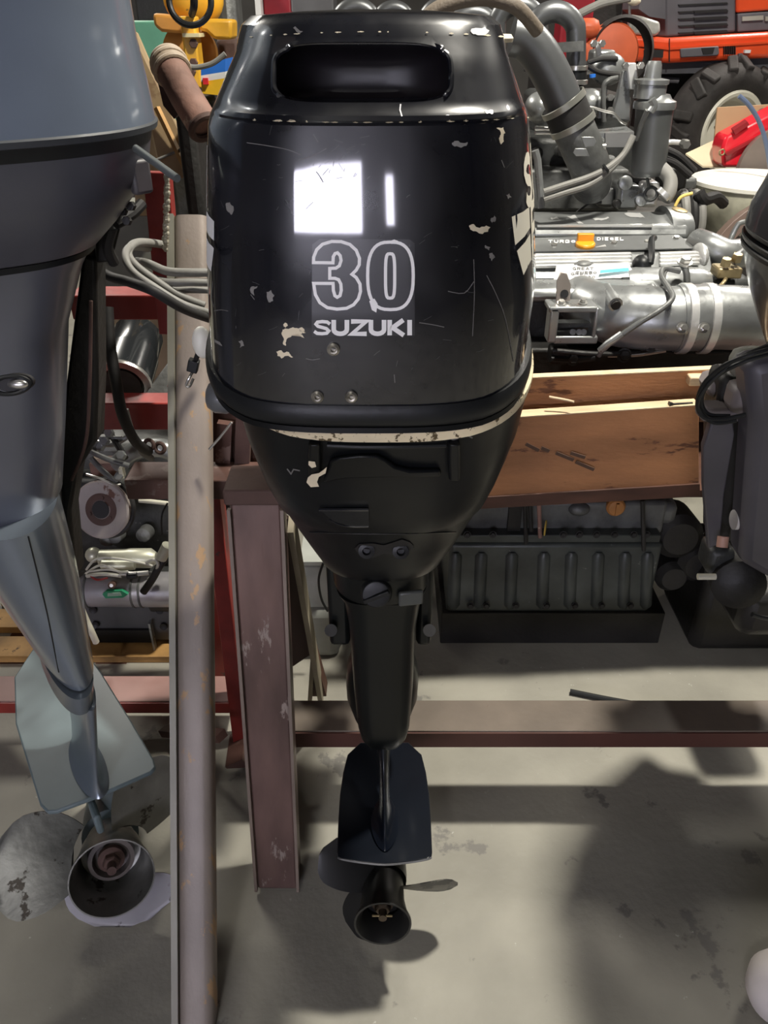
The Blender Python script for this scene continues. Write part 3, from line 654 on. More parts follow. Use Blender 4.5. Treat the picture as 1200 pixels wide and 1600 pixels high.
# ---------------------------------------------------------------- grey outboard on the left
def Wd(px, py, zc):
    u, v = (px-600)/F*zc, (800-py)/F*zc
    return Vector((u, zc*CP+v*SP, H-zc*SP+v*CP))
def fitr(loop, xr):
    for _ in range(6):
        m_ = max(loop, key=lambda p: proj(p)[0]); x, _, zc = proj(m_); d = (xr-x)*zc/F
        loop = [p+Vector((d, 0, 0)) for p in loop]
    return loop
GM = T('outboard_motor', 'large blue-grey outboard motor cut off by the left edge', 'outboard motor', (-.62, 1.1, .15))
RA = math.radians(32)
def gl_(z, xr, a, b, n=3.0, cx=-.66, cy=1.12): return fitr(sup(cx, cy, a, b, n, z, rot=RA), xr)
MB().loft([gl_(1.500, 243, .25, .35), gl_(1.53, 234, .247, .345), gl_(1.584, 214, .235, .335), gl_(1.617, 205, .228, .33), gl_(1.72, 180, .21, .31), gl_(1.80, 150, .18, .28), gl_(1.84, 100, .12, .22)]).obj('upper_cowl', grey_paint, GM, ang=30)
MB().loft([gl_(1.491, 238, .243, .343), gl_(1.4925, 246, .252, .352), gl_(1.4985, 247, .253, .353), gl_(1.5005, 243, .25, .35)]).obj('seam_flange', mat('grey_seam_edge', (.045, .05, .058), .5), GM, ang=25)
MB().loft([gl_(1.478, 236, .241, .341), gl_(1.491, 238, .243, .343)]).obj('rubber_seal', rubber, GM)
gray_low = mat('dark_grey_lower_cover', (.085, .088, .11), .40, metal=.3, coat=.25, coat_r=.25, var=.08)
glc = MB().loft([gl_(1.361, 150, .15, .26), gl_(1.366, 158, .16, .28), gl_(1.39, 186, .19, .30), gl_(1.42, 214, .215, .32), gl_(1.445, 232, .235, .335), gl_(1.48, 236, .241, .341)]).obj('lower_cover', gray_low, GM, ang=30)
MB().box(W(219, 276, .985), (.026, .012, .038), Matrix.Rotation(.9, 3, 'Z')).obj('latch', mat('brown_grey_latch', (.06, .055, .06), .5), glc, bevel=.004)
MB().cyl(W(212, 232, .93), W(277, 279, .87), .0042).obj('latch_lever', mat('grey_plastic_lever', (.09, .1, .1), .5), GM)
apron = mat('blue_grey_apron_paint', (.13, .14, .175), .36, metal=.35, coat=.5, coat_r=.15, var=.06)
MB().loft([gl_(.972, 92, .125, .21), gl_(.985, 98, .13, .215), gl_(1.1, 103, .135, .225), gl_(1.25, 108, .14, .235), gl_(1.33, 130, .145, .25), gl_(1.360, 146, .15, .26)]).obj('apron', apron, GM, ang=30)
MB().loft([gl_(1.354, 150, .152, .265), gl_(1.361, 152, .154, .265)]).obj('apron_seam', rubber, GM)
ih = W(15, 602, .83)
MB().ring(ih, (.3, -.9, .2), .010, .0025, ov=(1.9, 1)).obj('flush_port_rim', rubber, GM)
MB().lathe(ih+Vector((.004, .008, 0)), (.3, -.9, .2), [(.011, 0), (.010, .004)], 20, ov=(1.9, 1)).obj('flush_port', dark_void, GM)
MB().ball(ih+Vector((.008, .003, .0)), (.012, .005, .006)).obj('flush_plug', chrome, GM)
# dark bracket behind the apron
MB().prism([W(128, 395, 1.12), W(150, 405, 1.12), W(153, 600, 1.14), W(150, 690, 1.15), W(120, 738, 1.16), W(110, 800, 1.16), W(120, 905, 1.18), W(100, 905, 1.18), W(90, 700, 1.15)], (0, .05, 0)).obj('swivel_bracket', dark_iron, GM, bevel=.006)
px_tube([(142, 470, 1.10), (140, 600, 1.10), (134, 690, 1.12), (112, 750, 1.14)], 3).obj('bracket_edge', rust_dark, GM)
MB().prism([W(150, 330, 1.1), W(205, 320, 1.1), W(190, 350, 1.1), (W(175, 410, 1.1)), W(150, 412, 1.1)], (-.02, .06, 0)).obj('motor_mount', dark_iron, GM, bevel=.004)
px_tube([(180, 350, 1.06), (205, 335, 1.08), (222, 318, 1.1)], 9).obj('linkage_boot', rubber_dull, GM)
px_tube([(175, 355, 1.07), (168, 385, 1.08), (178, 410, 1.1)], 9).obj('linkage_boot', rubber_dull, GM)
for x, y in ((193, 330), (206, 322), (200, 345)): MB().hexa(W(x, y, 1.03), (0, -1, .2), .006, .008).obj('bolt', dark_iron, GM)
# leg
gleg_m = mat('light_blue_grey_leg_paint', (.20, .235, .28), .30, metal=.5, coat=.7, coat_r=.15, var=.06)
lz = [(.985, 90, .085, .17), (.93, 103, .080, .165), (.85, 120, .07, .16), (.77, 133, .058, .155), (.70, 142, .046, .15), (.675, 146, .040, .15)]
GL = [gl_(z, xr, a, b, 2.0, -.60, 1.06) for z, xr, a, b in lz]
gleg = MB().loft(GL).obj('leg_housing', gleg_m, GM, ang=40)
BG = BVHTree.FromObject(gleg, bpy.context.evaluated_depsgraph_get())
pp = [hit_px(BG, x, y, .0003) for x, y in [(44, 838), (52, 870), (62, 910), (74, 960), (84, 1010), (92, 1050)]]
pp = [p for p in pp if p]
if len(pp) > 2: MB().tube(pp, .0011, 6).obj('mould_line', rubber, gleg)
GS = [gl_(z, xr, a, b, 2.2, -.60, 1.04) for z, xr, a, b in ((.672, 146, .036, .145), (.64, 146, .034, .14), (.632, 146, .034, .14))]
MB().loft(GS).obj('leg_shoe', mat('mid_grey_shoe', (.15, .175, .20), .35, metal=.4, coat=.4), GM, ang=40)
GS = [gl_(z, xr, a, b, 2.0, -.58, 1.02) for z, xr, a, b in ((.635, 150, .020, .11), (.55, 152, .016, .09), (.47, 154, .015, .08), (.42, 156, .016, .08), (.40, 162, .022, .085), (.392, 170, .030, .09))]
MB().loft(GS).obj('drive_fin', gleg_m, GM, ang=60)
zp = .39
pl = [Wz(x, y, zp) for x, y in [(22, 1058), (24, 1130), (62, 1256), (74, 1268), (88, 1267), (160, 1240), (236, 1206), (243, 1198), (240, 1186), (205, 1126), (158, 1050), (120, 1000), (60, 1000)]]
MB().prism(pl, (0, 0, -.010)).obj('anti_ventilation_plate', grey_plate, GM, bevel=.003)
hub2 = W(175, 1372, .915); yaw = math.radians(22); el = math.radians(24)
ax2 = Vector((math.sin(yaw)*math.cos(el), -math.cos(yaw)*math.cos(el), math.sin(el)))
R2 = .080
MB().lathe(hub2-ax2*.42, ax2, [(.005, 0), (.03, .03), (.05, .10), (.056, .18), (.058, .25)], 28).obj('gearcase', grey_plate, GM, ang=40)
MB().loft([sup(pl[0].x*.0-.56, 1.10, .022, .10, 1.9, .385, rot=RA), sup((hub2-ax2*.3).x, (hub2-ax2*.3).y, .02, .09, 1.9, (hub2-ax2*.3).z, rot=RA)]).obj('gearcase_strut', grey_plate, GM)
pr = T('propeller', '', '', hub2); del pr['label']; del pr['category']; pr.parent = GM; pr.matrix_parent_inverse = world(GM).inverted()
MB().lathe(hub2-ax2*.17, ax2, [(.040, 0), (.048, .02), (.060, .08), (.070, .13), (R2, .17), (R2, .173), (R2*.965, .173), (.066, .13), (.060, .07), (.03, .065)], 44, (True, False)).obj('hub', steel_prop, pr, ang=40)
MB().lathe(hub2-ax2*.10, ax2, [(.045, 0), (.045, .03), (.037, .033), (.036, .01)], 30).obj('bushing', mat('grimy_bushing', (.14, .12, .11), .6, bump=.3), pr)
MB().lathe(hub2-ax2*.08, ax2, [(.026, 0), (.026, .012), (.02, .016)], 24).hexa(hub2-ax2*.066, ax2, .017, .018).cyl(hub2-ax2*.05, hub2-ax2*.025, .009).obj('shaft_nut', rust_dark, pr, ang=30)
pb = mat('pale_scuffed_blade', (.34, .33, .35), .5, metal=.3, var=.15, wear=(.14, .13, .12), wt=.6, ws=12)
for ang, m_, pt_, wm_, R_b in ((56, steel_prop, -33, .20, .225), (174, steel_prop, -33, .20, .225), (280, pb, -14, .26, .165)):
    blade(MB(), hub2-ax2*.08, ax2, math.radians(ang), .088, R_b, math.radians(pt_), wm_, th=.003, cup=.006).obj('blade', m_, pr, ang=50)
MB().box(W(150, 1275, .96), (.014, .05, .05), Matrix.Rotation(RA, 3, 'Z')).obj('trim_tab', grey_plate, GM, bevel=.005)

# ---------------------------------------------------------------- steel stand that carries the black motor
ST = T('motor_stand', 'brown primed steel stand carrying the black numeral 30 outboard', 'stand', (-.25, 1.1, 0))
p0, p1 = Wd(305, 1640, 1.45), Wd(296, 335, 1.5)
bn = Vector((0, -CP, SP)); wdt = 54*1.5/F
sec = []
for e in (p0, p1):
    L = []
    for k in range(24):
        t = 2*PI*k/24; c, s_ = math.cos(t), math.sin(t)
        L.append(e+Vector((1, 0, 0))*wdt/2*math.copysign(abs(c)**.55, c)-bn*.03+bn*.03*math.copysign(abs(s_)**.55, s_))
    sec.append(L)
MB().loft(sec).obj('front_brace', brace_front, ST, ang=50)
MB().beam(p0+Vector((-wdt/2-.004, 0, 0))-bn*.02, p1+Vector((-wdt/2-.004, 0, 0))-bn*.02, .012, .045, bn).obj('brace_flange', mat('grey_edge_steel', (.24, .23, .19), .5, metal=.3), ST)
mb = MB()
for k in range(30):
    q = W(261-.1*k+random.uniform(-1.5, 1.5), 268+4.2*k, 1.50); mb.ball(q, random.uniform(.004, .007), 7, 5)
mb.obj('weld_bead', mat('spattered_weld', (.45, .42, .34), .5, metal=.5, bump=.5), ST)['kind'] = 'stuff'
q0, q1 = Wz(434, 1392, .0), W(399, 786, 1.136)
MB().beam(q0+Vector((0, .035, 0)), q1+Vector((0, .035, 0)), .088, .07, (0, -1, .1)).obj('post', post_paint, ST, bevel=.006)
pm = MB()
for sx in (-1, 1): pm.beam(q0+Vector((sx*.045, -.004, .01)), q1+Vector((sx*.045, -.004, -.01)), .006, .012, (0, -1, .1))
pm.obj('post_edge', mat('scuffed_brown_edge', (.22, .17, .14), .5), ST)
MB().beam(q1+Vector((0, .05, -.03)), (q1.x, 1.37, zc_:=W(600, 766, 1.36).z), .06, .04).obj('post_link', rust_dark, ST)
MB().box(q1+Vector((0, .03, .018)), (.10, .09, .03)).obj('post_cap', rust_dark, ST, bevel=.004)
xa, xb = W(196, 765, 1.36).x, W(700, 765, 1.36).x
zc_ = W(600, 766, 1.36).z
MB().box(((xa+xb)/2, 1.40, zc_), (xb-xa, .08, .045)).obj('crossbar', beam_paint, ST, bevel=.003)
# plates standing on the crossbar behind the motor
MB().prism([W(332, 600, 1.46), W(402, 600, 1.46), W(402, 752, 1.46), W(332, 752, 1.46)], (0, .02, 0)).obj('mounting_board', wood_dark, ST)
MB().beam(W(382, 640, 1.44), W(378, 745, 1.44), .03, .02, (0, -1, 0)).obj('mounting_rib', rust_dark, ST)
MB().beam(W(352, 660, 1.44), W(348, 745, 1.44), .03, .02, (0, -1, 0)).obj('mounting_rib', beam_paint, ST)
# side web and flat bar down to the foot
foot = W(508, 1086, 1.46)
MB().prism([W(430, 800, 1.22), W(456, 815, 1.22), W(492, 1018, 1.40), W(445, 1050, 1.40), W(445, 900, 1.3)], (0, .012, 0)).obj('web_plate', mat('dark_brown_web', (.06, .035, .028), .6), ST)
MB().beam(W(455, 815, 1.21), W(502, 1088, 1.47), .011, .05, (0, -1, .2)).obj('diagonal_bar', mat('dusty_beige_bar', (.33, .29, .21), .6), ST)
MB().prism([W(491, 1022, 1.42), W(510, 1088, 1.47), W(484, 1088, 1.47)], (0, .05, 0)).obj('foot_gusset', wood_dark, ST)
MB().beam(W(490, 1020, 1.40), W(485, 1090, 1.46), .010, .05, (0, -1, .2)).obj('foot_bar', mat('dusty_beige_bar', (.33, .29, .21), .6), ST)
# horizontal rail running to the right
zr = .262
ra, rb = Wz(470, 1094, zr), Wz(470, 1142, zr)
xr_ = 1.15
MB().box(((ra.x-.12+xr_)/2, (ra.y+rb.y)/2, zr-.024), (xr_-ra.x+.12, ra.y-rb.y, .048)).obj('rail', rail_paint, ST, bevel=.002)
MB().box(((ra.x-.12+xr_)/2, rb.y-.002, zr-.026), (xr_-ra.x+.12, .004, .044)).obj('rail_face', mat('dark_red_rail_face', (.085, .03, .022), .6), ST)  # front face darker than the rail body
MB().beam((1.08, (ra.y+rb.y)/2, 0), (1.08, (ra.y+rb.y)/2, zr-.04), .06, .06, (0, 1, 0)).obj('rail_leg', beam_paint, ST)
MB().beam(Vector((ra.x-.08, ra.y+.0, 0)), Vector((ra.x-.08, ra.y+.0, zr-.04)), .06, .05, (0, 1, 0)).obj('rail_leg', beam_paint, ST)
MB().beam(W(445, 1130, 1.36), Wz(420, 1250, .03), .03, .01, (0, -1, .2)).obj('tie_strip', beam_paint, ST)

# red rack behind, left
RR = T('steel_rack', 'dark red painted steel rack behind the motors on the left', 'rack', (-.6, 1.7, 0))
def hbar(x0, x1, yt, yb, Y, dep, m_, nm, par, b=.003): return px_box(x0, yt, x1, yb, Y, dep).obj(nm, m_, par, bevel=b)
hbar(110, 272, 462, 500, 1.62, .07, red_steel, 'cross_beam', RR)
hbar(110, 275, 630, 672, 1.60, .06, red_steel, 'cross_beam', RR)
MB().beam(W(246, 268, 1.62), W(270, 520, 1.60), .05, .03, (0, -1, 0)).obj('upright', red_steel, RR, bevel=.002)
MB().beam(W(334, 770, 1.46), W(378, 1160, 1.44), .035, .05, (0, -1, 0)).obj('red_diagonal', red_steel, ST, bevel=.002)
MB().beam(W(378, 1150, 1.45), Wz(372, 1200, 0.0), .04, .05, (0, -1, 0)).obj('diagonal_foot', beam_paint, ST)
zl = .14; la, lb = Wz(0, 1056, zl), Wz(0, 1096, zl)
pink = mat('pink_rail_paint', (.30, .165, .145), .5, var=.12)
MB().box((-.95, (la.y+lb.y)/2, zl-.018), (1.15, la.y-lb.y, .036)).obj('base_rail', pink, RR, bevel=.002)
MB().box((-.95, lb.y-.002, zl-.02), (1.15, .004, .034)).obj('base_rail_face', red_steel, RR)  # front face in a deeper red than the rail body
MB().beam(Wz(262, 1178, .0)+Vector((-.02, .06, .02)), Vector((-.39, 1.32, .14)), .03, .02).obj('rail_tie', beam_paint, ST)
for x in (-1.3, -.52): MB().beam((x, la.y+.03, 0), (x, la.y+.03, zl), .05, .04, (0, 1, 0)).obj('base_leg', red_steel, RR)
MB().beam((-.93, 1.68, 0), (-.93, 1.68, 1.35), .05, .05, (0, 1, 0)).obj('upright', red_steel, RR)
MB().beam((-.47, 1.68, 0), (-.47, 1.68, .9), .04, .04, (0, 1, 0)).obj('upright', red_steel, RR)

# cables
CB = [[(150, 418, 1.30), (172, 432, 1.28), (200, 440, 1.25), (240, 455, 1.22), (290, 484, 1.26), (350, 505, 1.40)],
 [(320, 478, 1.36), (280, 462, 1.36), (245, 440, 1.36), (212, 415, 1.36), (200, 395, 1.38), (212, 380, 1.42), (240, 380, 1.5), (285, 388, 1.62)],
 [(330, 490, 1.33), (285, 475, 1.33), (240, 448, 1.33), (208, 425, 1.33), (196, 402, 1.35), (204, 386, 1.40), (232, 388, 1.5)],
 [(345, 425, 1.40), (300, 426, 1.38), (262, 424, 1.38), (232, 412, 1.40), (215, 408, 1.5)],
 [(345, 442, 1.40), (300, 441, 1.37), (262, 441, 1.37), (230, 430, 1.40), (214, 418, 1.5)],
 [(345, 454, 1.42), (300, 453, 1.39), (268, 453, 1.39), (235, 444, 1.42)]]
for i, c in enumerate(CB):
    o = px_tube(c, (7.5, 6.5, 6, 6.5, 6, 5)[i], 12, 8).obj('control_cable', rubber_dull if i == 0 else hose_grey, None)
    tag(o, ['black booted control cable leaving the grey motor at its mount', 'outermost dusty grey control cable looping beside the leaning brace', 'inner dusty grey cable running beneath the outermost loop', 'top dusty grey cable entering behind the black cowl', 'middle dusty grey cable entering behind the black cowl', 'lowest dark grey cable entering behind the black cowl'][i], 'cable', 'grey control cables between the two motors')
tag(px_tube([(168, 480, 1.55), (172, 540, 1.52), (182, 600, 1.5), (192, 650, 1.5), (212, 690, 1.55), (232, 705, 1.62)], 9, 12).obj('rubber_hose', rubber_dull), 'black rubber hose hanging down over the red cross beams', 'hose')
tag(px_tube([(195, 640, 1.56), (205, 675, 1.56), (222, 705, 1.6), (236, 716, 1.64)], 6, 12).obj('rubber_hose', hose_grey), 'thin grey hose bending beside the hanging black hose', 'hose')
# key plug with loop, tilt tube knob, wire
KP = T('wiring_plug', 'small dark wiring plug with wire loop hanging beside the leaning brace', 'plug', W(302, 570, 1.27))
MB().box(W(302, 571, 1.27), (.018, .016, .022), Matrix.Rotation(.3, 3, 'Y')).obj('plug_body', rubber, KP, bevel=.002)
px_tube([(302, 580, 1.27), (296, 590, 1.26), (291, 602, 1.26), (296, 604, 1.26), (302, 592, 1.27)], 2.2).obj('wire_loop', chrome, KP)
px_tube([(306, 562, 1.27), (312, 545, 1.26), (318, 530, 1.24)], 4).obj('lead', rubber_dull, KP)
MB().ball(W(316, 535, 1.20), (.016, .016, .026)).obj('grommet', plastic_white, KP)
MB().lathe(W(368, 622, 1.14), (-1, 0, .1), [(.02, 0), (.026, .012), (.026, .030), (.019, .042), (.012, .045)], 24).obj('tilt_tube_knob', mat('grey_knob', (.12, .125, .13), .35, coat=.3), OM, ang=50)
px_tube([(327, 702, 1.3), (345, 682, 1.3), (362, 660, 1.3)], 2).obj('ignition_wire', chrome, OM)

# tools and junk, upper left
OF = T('oil_filter', 'black cylindrical oil filter lying on its side on the red rack', 'filter', W(200, 610, 1.78))
f0, f1 = W(192, 600, 1.72), W(218, 520, 1.92)
d = (f1-f0)
MB().lathe(f0, d, [(.055, 0), (.064, .004), (.064, .10), (.061, .102), (.061, d.length-.02), (.048, d.length)], 32).obj('canister', mat('black_filter_enamel', (.014, .016, .018), .22, coat=1, wear=(.2, .2, .2), wt=.68, ws=25), OF, ang=40)
MB().lathe(f0-d.normalized()*.006, d, [(.050, 0), (.066, 0), (.068, .006), (.066, .012)], 32, (False, False)).obj('end_ring', chrome, OF)
MB().lathe(f0-d.normalized()*.006, d, [(.022, .003), (.044, .0), (.044, .01)], 24).obj('threaded_end', dark_iron, OF)
GP = T('glass_bottle', 'small greenish bottle neck behind the hanging black hose', 'bottle', W(160, 545, 1.75))
MB().lathe(W(161, 540, 1.75), (0, .1, 1), [(.02, 0), (.02, .04), (.010, .05), (.010, .075)], 18).obj('body', mat('pale_green_plastic', (.4, .42, .25), .3), GP)
tag(down_box(150, 498, 262, 2.28, .03).obj('board', ply), 'pale board standing behind the black oil filter', 'board')
tag(MB().prism([W(225, 618, 1.70), W(268, 560, 1.78), W(268, 618, 1.70)], (0, .03, 0)).obj('steel_plate', grey_cast, bevel=.002), 'grey triangular steel plate leaning right of the oil filter', 'plate')
tag(MB().prism([W(203, 45, 2.3), W(214, 52, 2.3), W(300, 250, 2.2), W(292, 276, 2.2), W(256, 288, 2.2), W(256, 345, 2.37), W(212, 345, 2.37)], (0, .012, 0)).obj('plywood_sheet', ply), 'tan plywood sheet leaning behind the grey motor cowl', 'board')
tag(MB().beam(W(245, 168, 2.225), W(290, 262, 2.19), .012, .012).obj('batten', wood_orange), 'thin ochre batten along the edge of the leaning plywood', 'batten')
tag(px_tube([(244, 250, 2.2), (268, 240, 2.2), (288, 230, 2.2)], 2).obj('wire', hose_grey), 'short pale wire lying across the tan plywood sheet', 'wire')
RP = T('exhaust_pipe', 'rusty steel exhaust pipe slanting behind the black cowl', 'pipe', W(290, 190, 1.9))
px_tube([(268, 108, 1.95), (290, 150, 1.9), (318, 196, 1.85)], 25, 24, smooth=False).obj('pipe', rust, RP)
a_, b_ = W(262, 96, 1.97), W(268, 108, 1.95)
for k in range(4):
    MB().ring(a_.lerp(b_, k/2.4), b_-a_, .034+.002*(k % 2), .006, 28).obj('flange_ring', mat('pale_rust', (.38, .30, .22), .6, bump=.4), RP)
MB().lathe(a_+Vector((-.012, 0, .008)), Vector((1, .1, -.6)), [(.02, 0), (.032, .01), (.034, .03)], 24).obj('collar', mat('pale_rust', (.38, .30, .22), .6), RP)
MB().prism([W(244, 118, 1.96), W(262, 118, 1.96), W(285, 170, 1.93), W(272, 186, 1.93), W(255, 165, 1.94)], (0, .03, 0)).obj('bracket', rust_dark, RP)
MB().ring(W(320, 199, 1.845), W(318, 196, 1.85)-W(290, 150, 1.9), .030, .008, 28).obj('open_end', rust_dark, RP)
YM = T('yellow_machine', 'yellow steel machine with black ring handle beyond the black cowl', 'machine', W(300, 240, 3.0))
px_box(287, 25, 309, 138, 2.9, .08).obj('column', yellow, YM, bevel=.006)
px_box(285, 52, 311, 58, 2.88, .1).obj('clamp_band', mat('pale_yellow_edge', (.8, .7, .4), .5), YM)
for y in (68, 98, 112): MB().hexa(W(297+(y % 3)*3, y, 2.9), (0, -1, 0), .014, .012).obj('bolt', rust_dark, YM)
MB().ring(W(297, 2, 2.78), (0, -1, .25), 30*2.55/F, 4.5*2.55/F, 36, 10).obj('ring_handle', rubber, YM)
px_tube([(303, -6, 2.8), (303, 10, 2.82), (300, 22, 2.9)], 6).obj('handle_stem', rubber_dull, YM)
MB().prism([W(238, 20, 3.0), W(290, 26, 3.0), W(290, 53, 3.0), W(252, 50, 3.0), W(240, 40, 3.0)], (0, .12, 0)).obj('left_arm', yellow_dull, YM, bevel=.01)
MB().prism([W(311, 34, 2.95), W(330, 29, 2.95), W(362, 30, 2.95), (W(362, 62, 2.95)), W(335, 62, 2.95), W(322, 50, 2.95), W(311, 48, 2.95)], (0, .12, 0)).obj('right_arm', yellow, YM, bevel=.01)
MB().ball(W(302, -4, 3.1), (.10, .08, .09), 24, 14).obj('top_housing', yellow, YM)
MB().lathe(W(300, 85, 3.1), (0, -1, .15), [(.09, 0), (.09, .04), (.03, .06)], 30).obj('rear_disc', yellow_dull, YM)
px_box(292, 138, 302, 265, 3.0, .05).obj('lower_leg', yellow, YM)
px_box(290, 170, 330, 178, 3.02, .05).obj('lower_brace', rust_dark, YM)
tag(down_box(205, 32, 290, 3.6, .05).obj('green_panel', green, bevel=.01), 'mint green painted panel behind the yellow machine', 'panel')
tag(down_box(205, -30, 262, 3.75, .3).obj('dark_cabinet', dark_iron, bevel=.01), 'dark cabinet above the mint green panel', 'cabinet')
tag(down_box(330, -20, 364, 3.35, .2).obj('cast_housing', grey_cast, bevel=.03), 'dull grey cast housing right of the ring handle', 'housing')
BX = T('carton', 'printed carton in blue and yellow beside the black cowl', 'box', W(335, 140, 2.7))
MB().prism([W(314, 104, 2.7), W(352, 92, 2.7), W(352, 112, 2.7), W(314, 118, 2.7)], (0, .14, 0)).obj('blue_side', blue, BX)
MB().prism([W(314, 118, 2.7), W(352, 112, 2.7), W(352, 122, 2.7), W(314, 128, 2.7)], (0, .14, 0)).obj('white_band', white_print, BX)
MB().prism([W(314, 128, 2.7), W(352, 122, 2.7), W(352, 150, 2.7), W(316, 146, 2.7)], (0, .14, 0)).obj('yellow_side', yellow_print, BX)
px_box(317, 122, 325, 132, 2.69, .01).obj('red_mark', red_ink, BX)
for i, (c, m_, l, r_) in enumerate([([(262, 78, 2.6), (285, 92, 2.6), (300, 105, 2.6), (330, 100, 2.6), (352, 84, 2.6)], hose_grey, 'pale hose draped behind the yellow machine column', 4), ([(318, 160, 2.5), (309, 200, 2.5), (314, 225, 2.5), (322, 232, 2.5)], mat('greenish_tube', (.12, .2, .16), .5), 'greenish tube hanging below the printed carton', 3), ([(260, 76, 2.5), (276, 84, 2.5), (292, 100, 2.5)], mat('dark_green_hose', (.02, .06, .04), .5), 'dark green hose arching over the rusty exhaust pipe', 5)]):
    tag(px_tube(c, r_).obj('hose', m_), l, 'hose')
for i, (x0, y0, x1, y1, Y, m_, l) in enumerate([(270, 165, 300, 250, 2.0, dark_iron, 'oily dark block behind the rusty exhaust pipe'), (302, 150, 330, 330, 2.75, grey_cast_dark, 'oily grey casting below the printed carton'), (264, 262, 322, 350, 2.4, grey_cast_dark, 'flat dirty casting behind the top of the leaning brace'), (120, 330, 262, 470, 2.36, mat('grey_green_dusty_bin', (.17, .17, .14), .7, var=.2), 'dusty grey bin behind the looped control cables'), (336, 60, 372, 95, 3.12, rust_dark, 'dark rusty part under the bright yellow arm')]):
    tag(down_box(x0, y0, x1, Y, .22).obj('casting_or_filler', m_, bevel=.015), l, 'casting')
# ---------------------------------------------------------------- silver marine engine in the crate, front right
EA = T('boat_engine', 'silver marine engine with orange cap and printed cover lying in the wooden crate', 'engine', W(1000, 560, 2.2))
BM = bolt_mesh(.009, .010, chrome); BD = bolt_mesh(.010, .010, dark_iron)
def bolt(px, py, Y, par, d=(0, -.3, 1), big=1, m_=None): 
    o = piece('bolt', m_ or BM, W(px, py, Y), par, axrot(d)); o.scale = (big,)*3; return o
px_box(800, 470, 1175, 640, 2.12, .45).obj('engine_block', grey_cast_dark, EA, bevel=.01)
px_box(800, 545, 1150, 600, 2.02, .1).obj('sump_flange', dark_iron, EA, bevel=.01)
secx([(333, 2.62), (331, 2.52), (352, 2.42), (372, 2.40), (378, 2.5), (378, 2.62)], 760, 1045).obj('rear_rocker_cover', silver, EA, bevel=.012)
e_ = W(1045, 352, 2.52); 
MB().loft([[e_+Vector((dx, q[0]*s_, q[1]*s_)) for q in [(.11*math.cos(t), .055*math.sin(t)) for t in [2*PI*i/20 for i in range(20)]]] for dx, s_ in ((-.02, .98), (.02, .95), (.05, .8), (.062, .5))]).obj('cover_end', silver, EA)
px_box(840, 352, 1020, 355, 2.41, .01).obj('cover_ridge', silver_bright, EA)
BR = BVHTree.FromObject(bpy.data.objects['rear_rocker_cover'], bpy.context.evaluated_depsgraph_get())
for pl in ([(885, 338), (898, 336), (912, 350), (904, 350)], [(975, 334), (1000, 333), (1008, 341), (998, 340)], [(860, 341), (870, 339), (874, 343), (862, 344)], [(925, 342), (950, 339), (952, 341), (930, 345)]):
    paint_poly(BR, [rough(pl, .1)], 'bare_patch', silver_bright, EA, off=.001)
MB().lathe(W(1057, 342, 2.5), (.15, -.1, 1), [(.026, -.02), (.026, .0), (.031, .004), (.031, .016), (.024, .02), (.024, .028), (.018, .03)], 24).obj('filler_neck', brass, EA)
# front rocker cover: dark plate with writing, bright ribs, label
CR = secx([(372, 2.40), (396, 2.27), (400, 2.25), (436, 2.19), (440, 2.3), (440, 2.45)], 760, 1084)
frc = CR.obj('front_rocker_cover', silver, EA, bevel=.004)
MB().prism([W(790, 376, 2.38)+Vector((0, 0, .003)), W(1060, 370, 2.385)+Vector((0, 0, .003)), W(1085, 391, 2.285)+Vector((0, 0, .003)), W(790, 397, 2.272)+Vector((0, 0, .003))], (0, 0, .003)).obj('dark_top_plate', mat('grey_top_plate', (.16, .165, .165), .4, metal=.4), frc)
BF = lambda x, y, Y=2.30: W(x, y, Y)
def onplate(x, y):
    a, b = W(600, 372, 2.385), W(600, 397, 2.272)          # plane through the plate top
    o = Vector((0, 0, H)); d = W(x, y, 1)-o; n = Vector((0, b.z-a.z, -(b.y-a.y))); t = n.dot(a-o)/n.dot(d); p = o+d*t
    return p+Vector((0, 0, .0075))
paint_poly(None, letters('TURBO', 856, 379, 7.2, 4.6, 1.7, 1.3)+letters('DIESEL', 932, 375, 6.2, 4.6, 1.7, 1.3), 'cover_lettering', white_ink, frc, hit=onplate)
paint_poly(None, [[(930, 390), (945, 386), (948, 391), (932, 394)], [(955, 389), (972, 387), (975, 391), (958, 393)]], 'wear_patch', silver_bright, frc, hit=onplate)
for k, (yr, Yr) in enumerate([(400, 2.245), (405, 2.235), (411, 2.222), (416, 2.215)]):
    MB().beam(W(790, yr+.5, Yr), W(986, yr-3, Yr), .018, .009).obj('rib', silver_bright, frc, bevel=.002)
    MB().beam(W(1030, yr-3, Yr+.01), W(1092, yr-5, Yr+.01), .018, .009).obj('rib', silver_bright, frc, bevel=.002)
MB().ball(W(1093, 400, 2.27), (.02, .05, .035)).obj('rib_end', silver_bright, frc)
LB = MB().prism([W(870, 419, 2.17), W(982, 414, 2.17), W(992, 432, 2.13), W(866, 440, 2.13)], (0, .01, .004)).obj('name_label', label_grey, frc)
def onlab(x, y): return W(x, y, 2.165-(y-416)/20*.04)+Vector((0, -.004, .006))
paint_poly(None, letters('GREAT', 894, 420.5, 5.6, 4.4, 1.1, 1.2)+letters('TURBO', 899, 427, 5.6, 4.4, 1.1, 1.2), 'label_lettering', ink, LB, hit=onlab)
paint_poly(None, [[(937, 425), (981, 421), (982, 426), (936, 430)]], 'blue_bar', cyan, LB, hit=onlab)
oc = W(914, 385, 2.31)
MB().lathe(oc, (0, -.2, 1), [(.027, -.005), (.028, .010), (.024, .014)], 28).box(oc+Vector((0, .008, .022)), (.046, .016, .024)).obj('filler_cap', orange_cap, EA, bevel=.002)
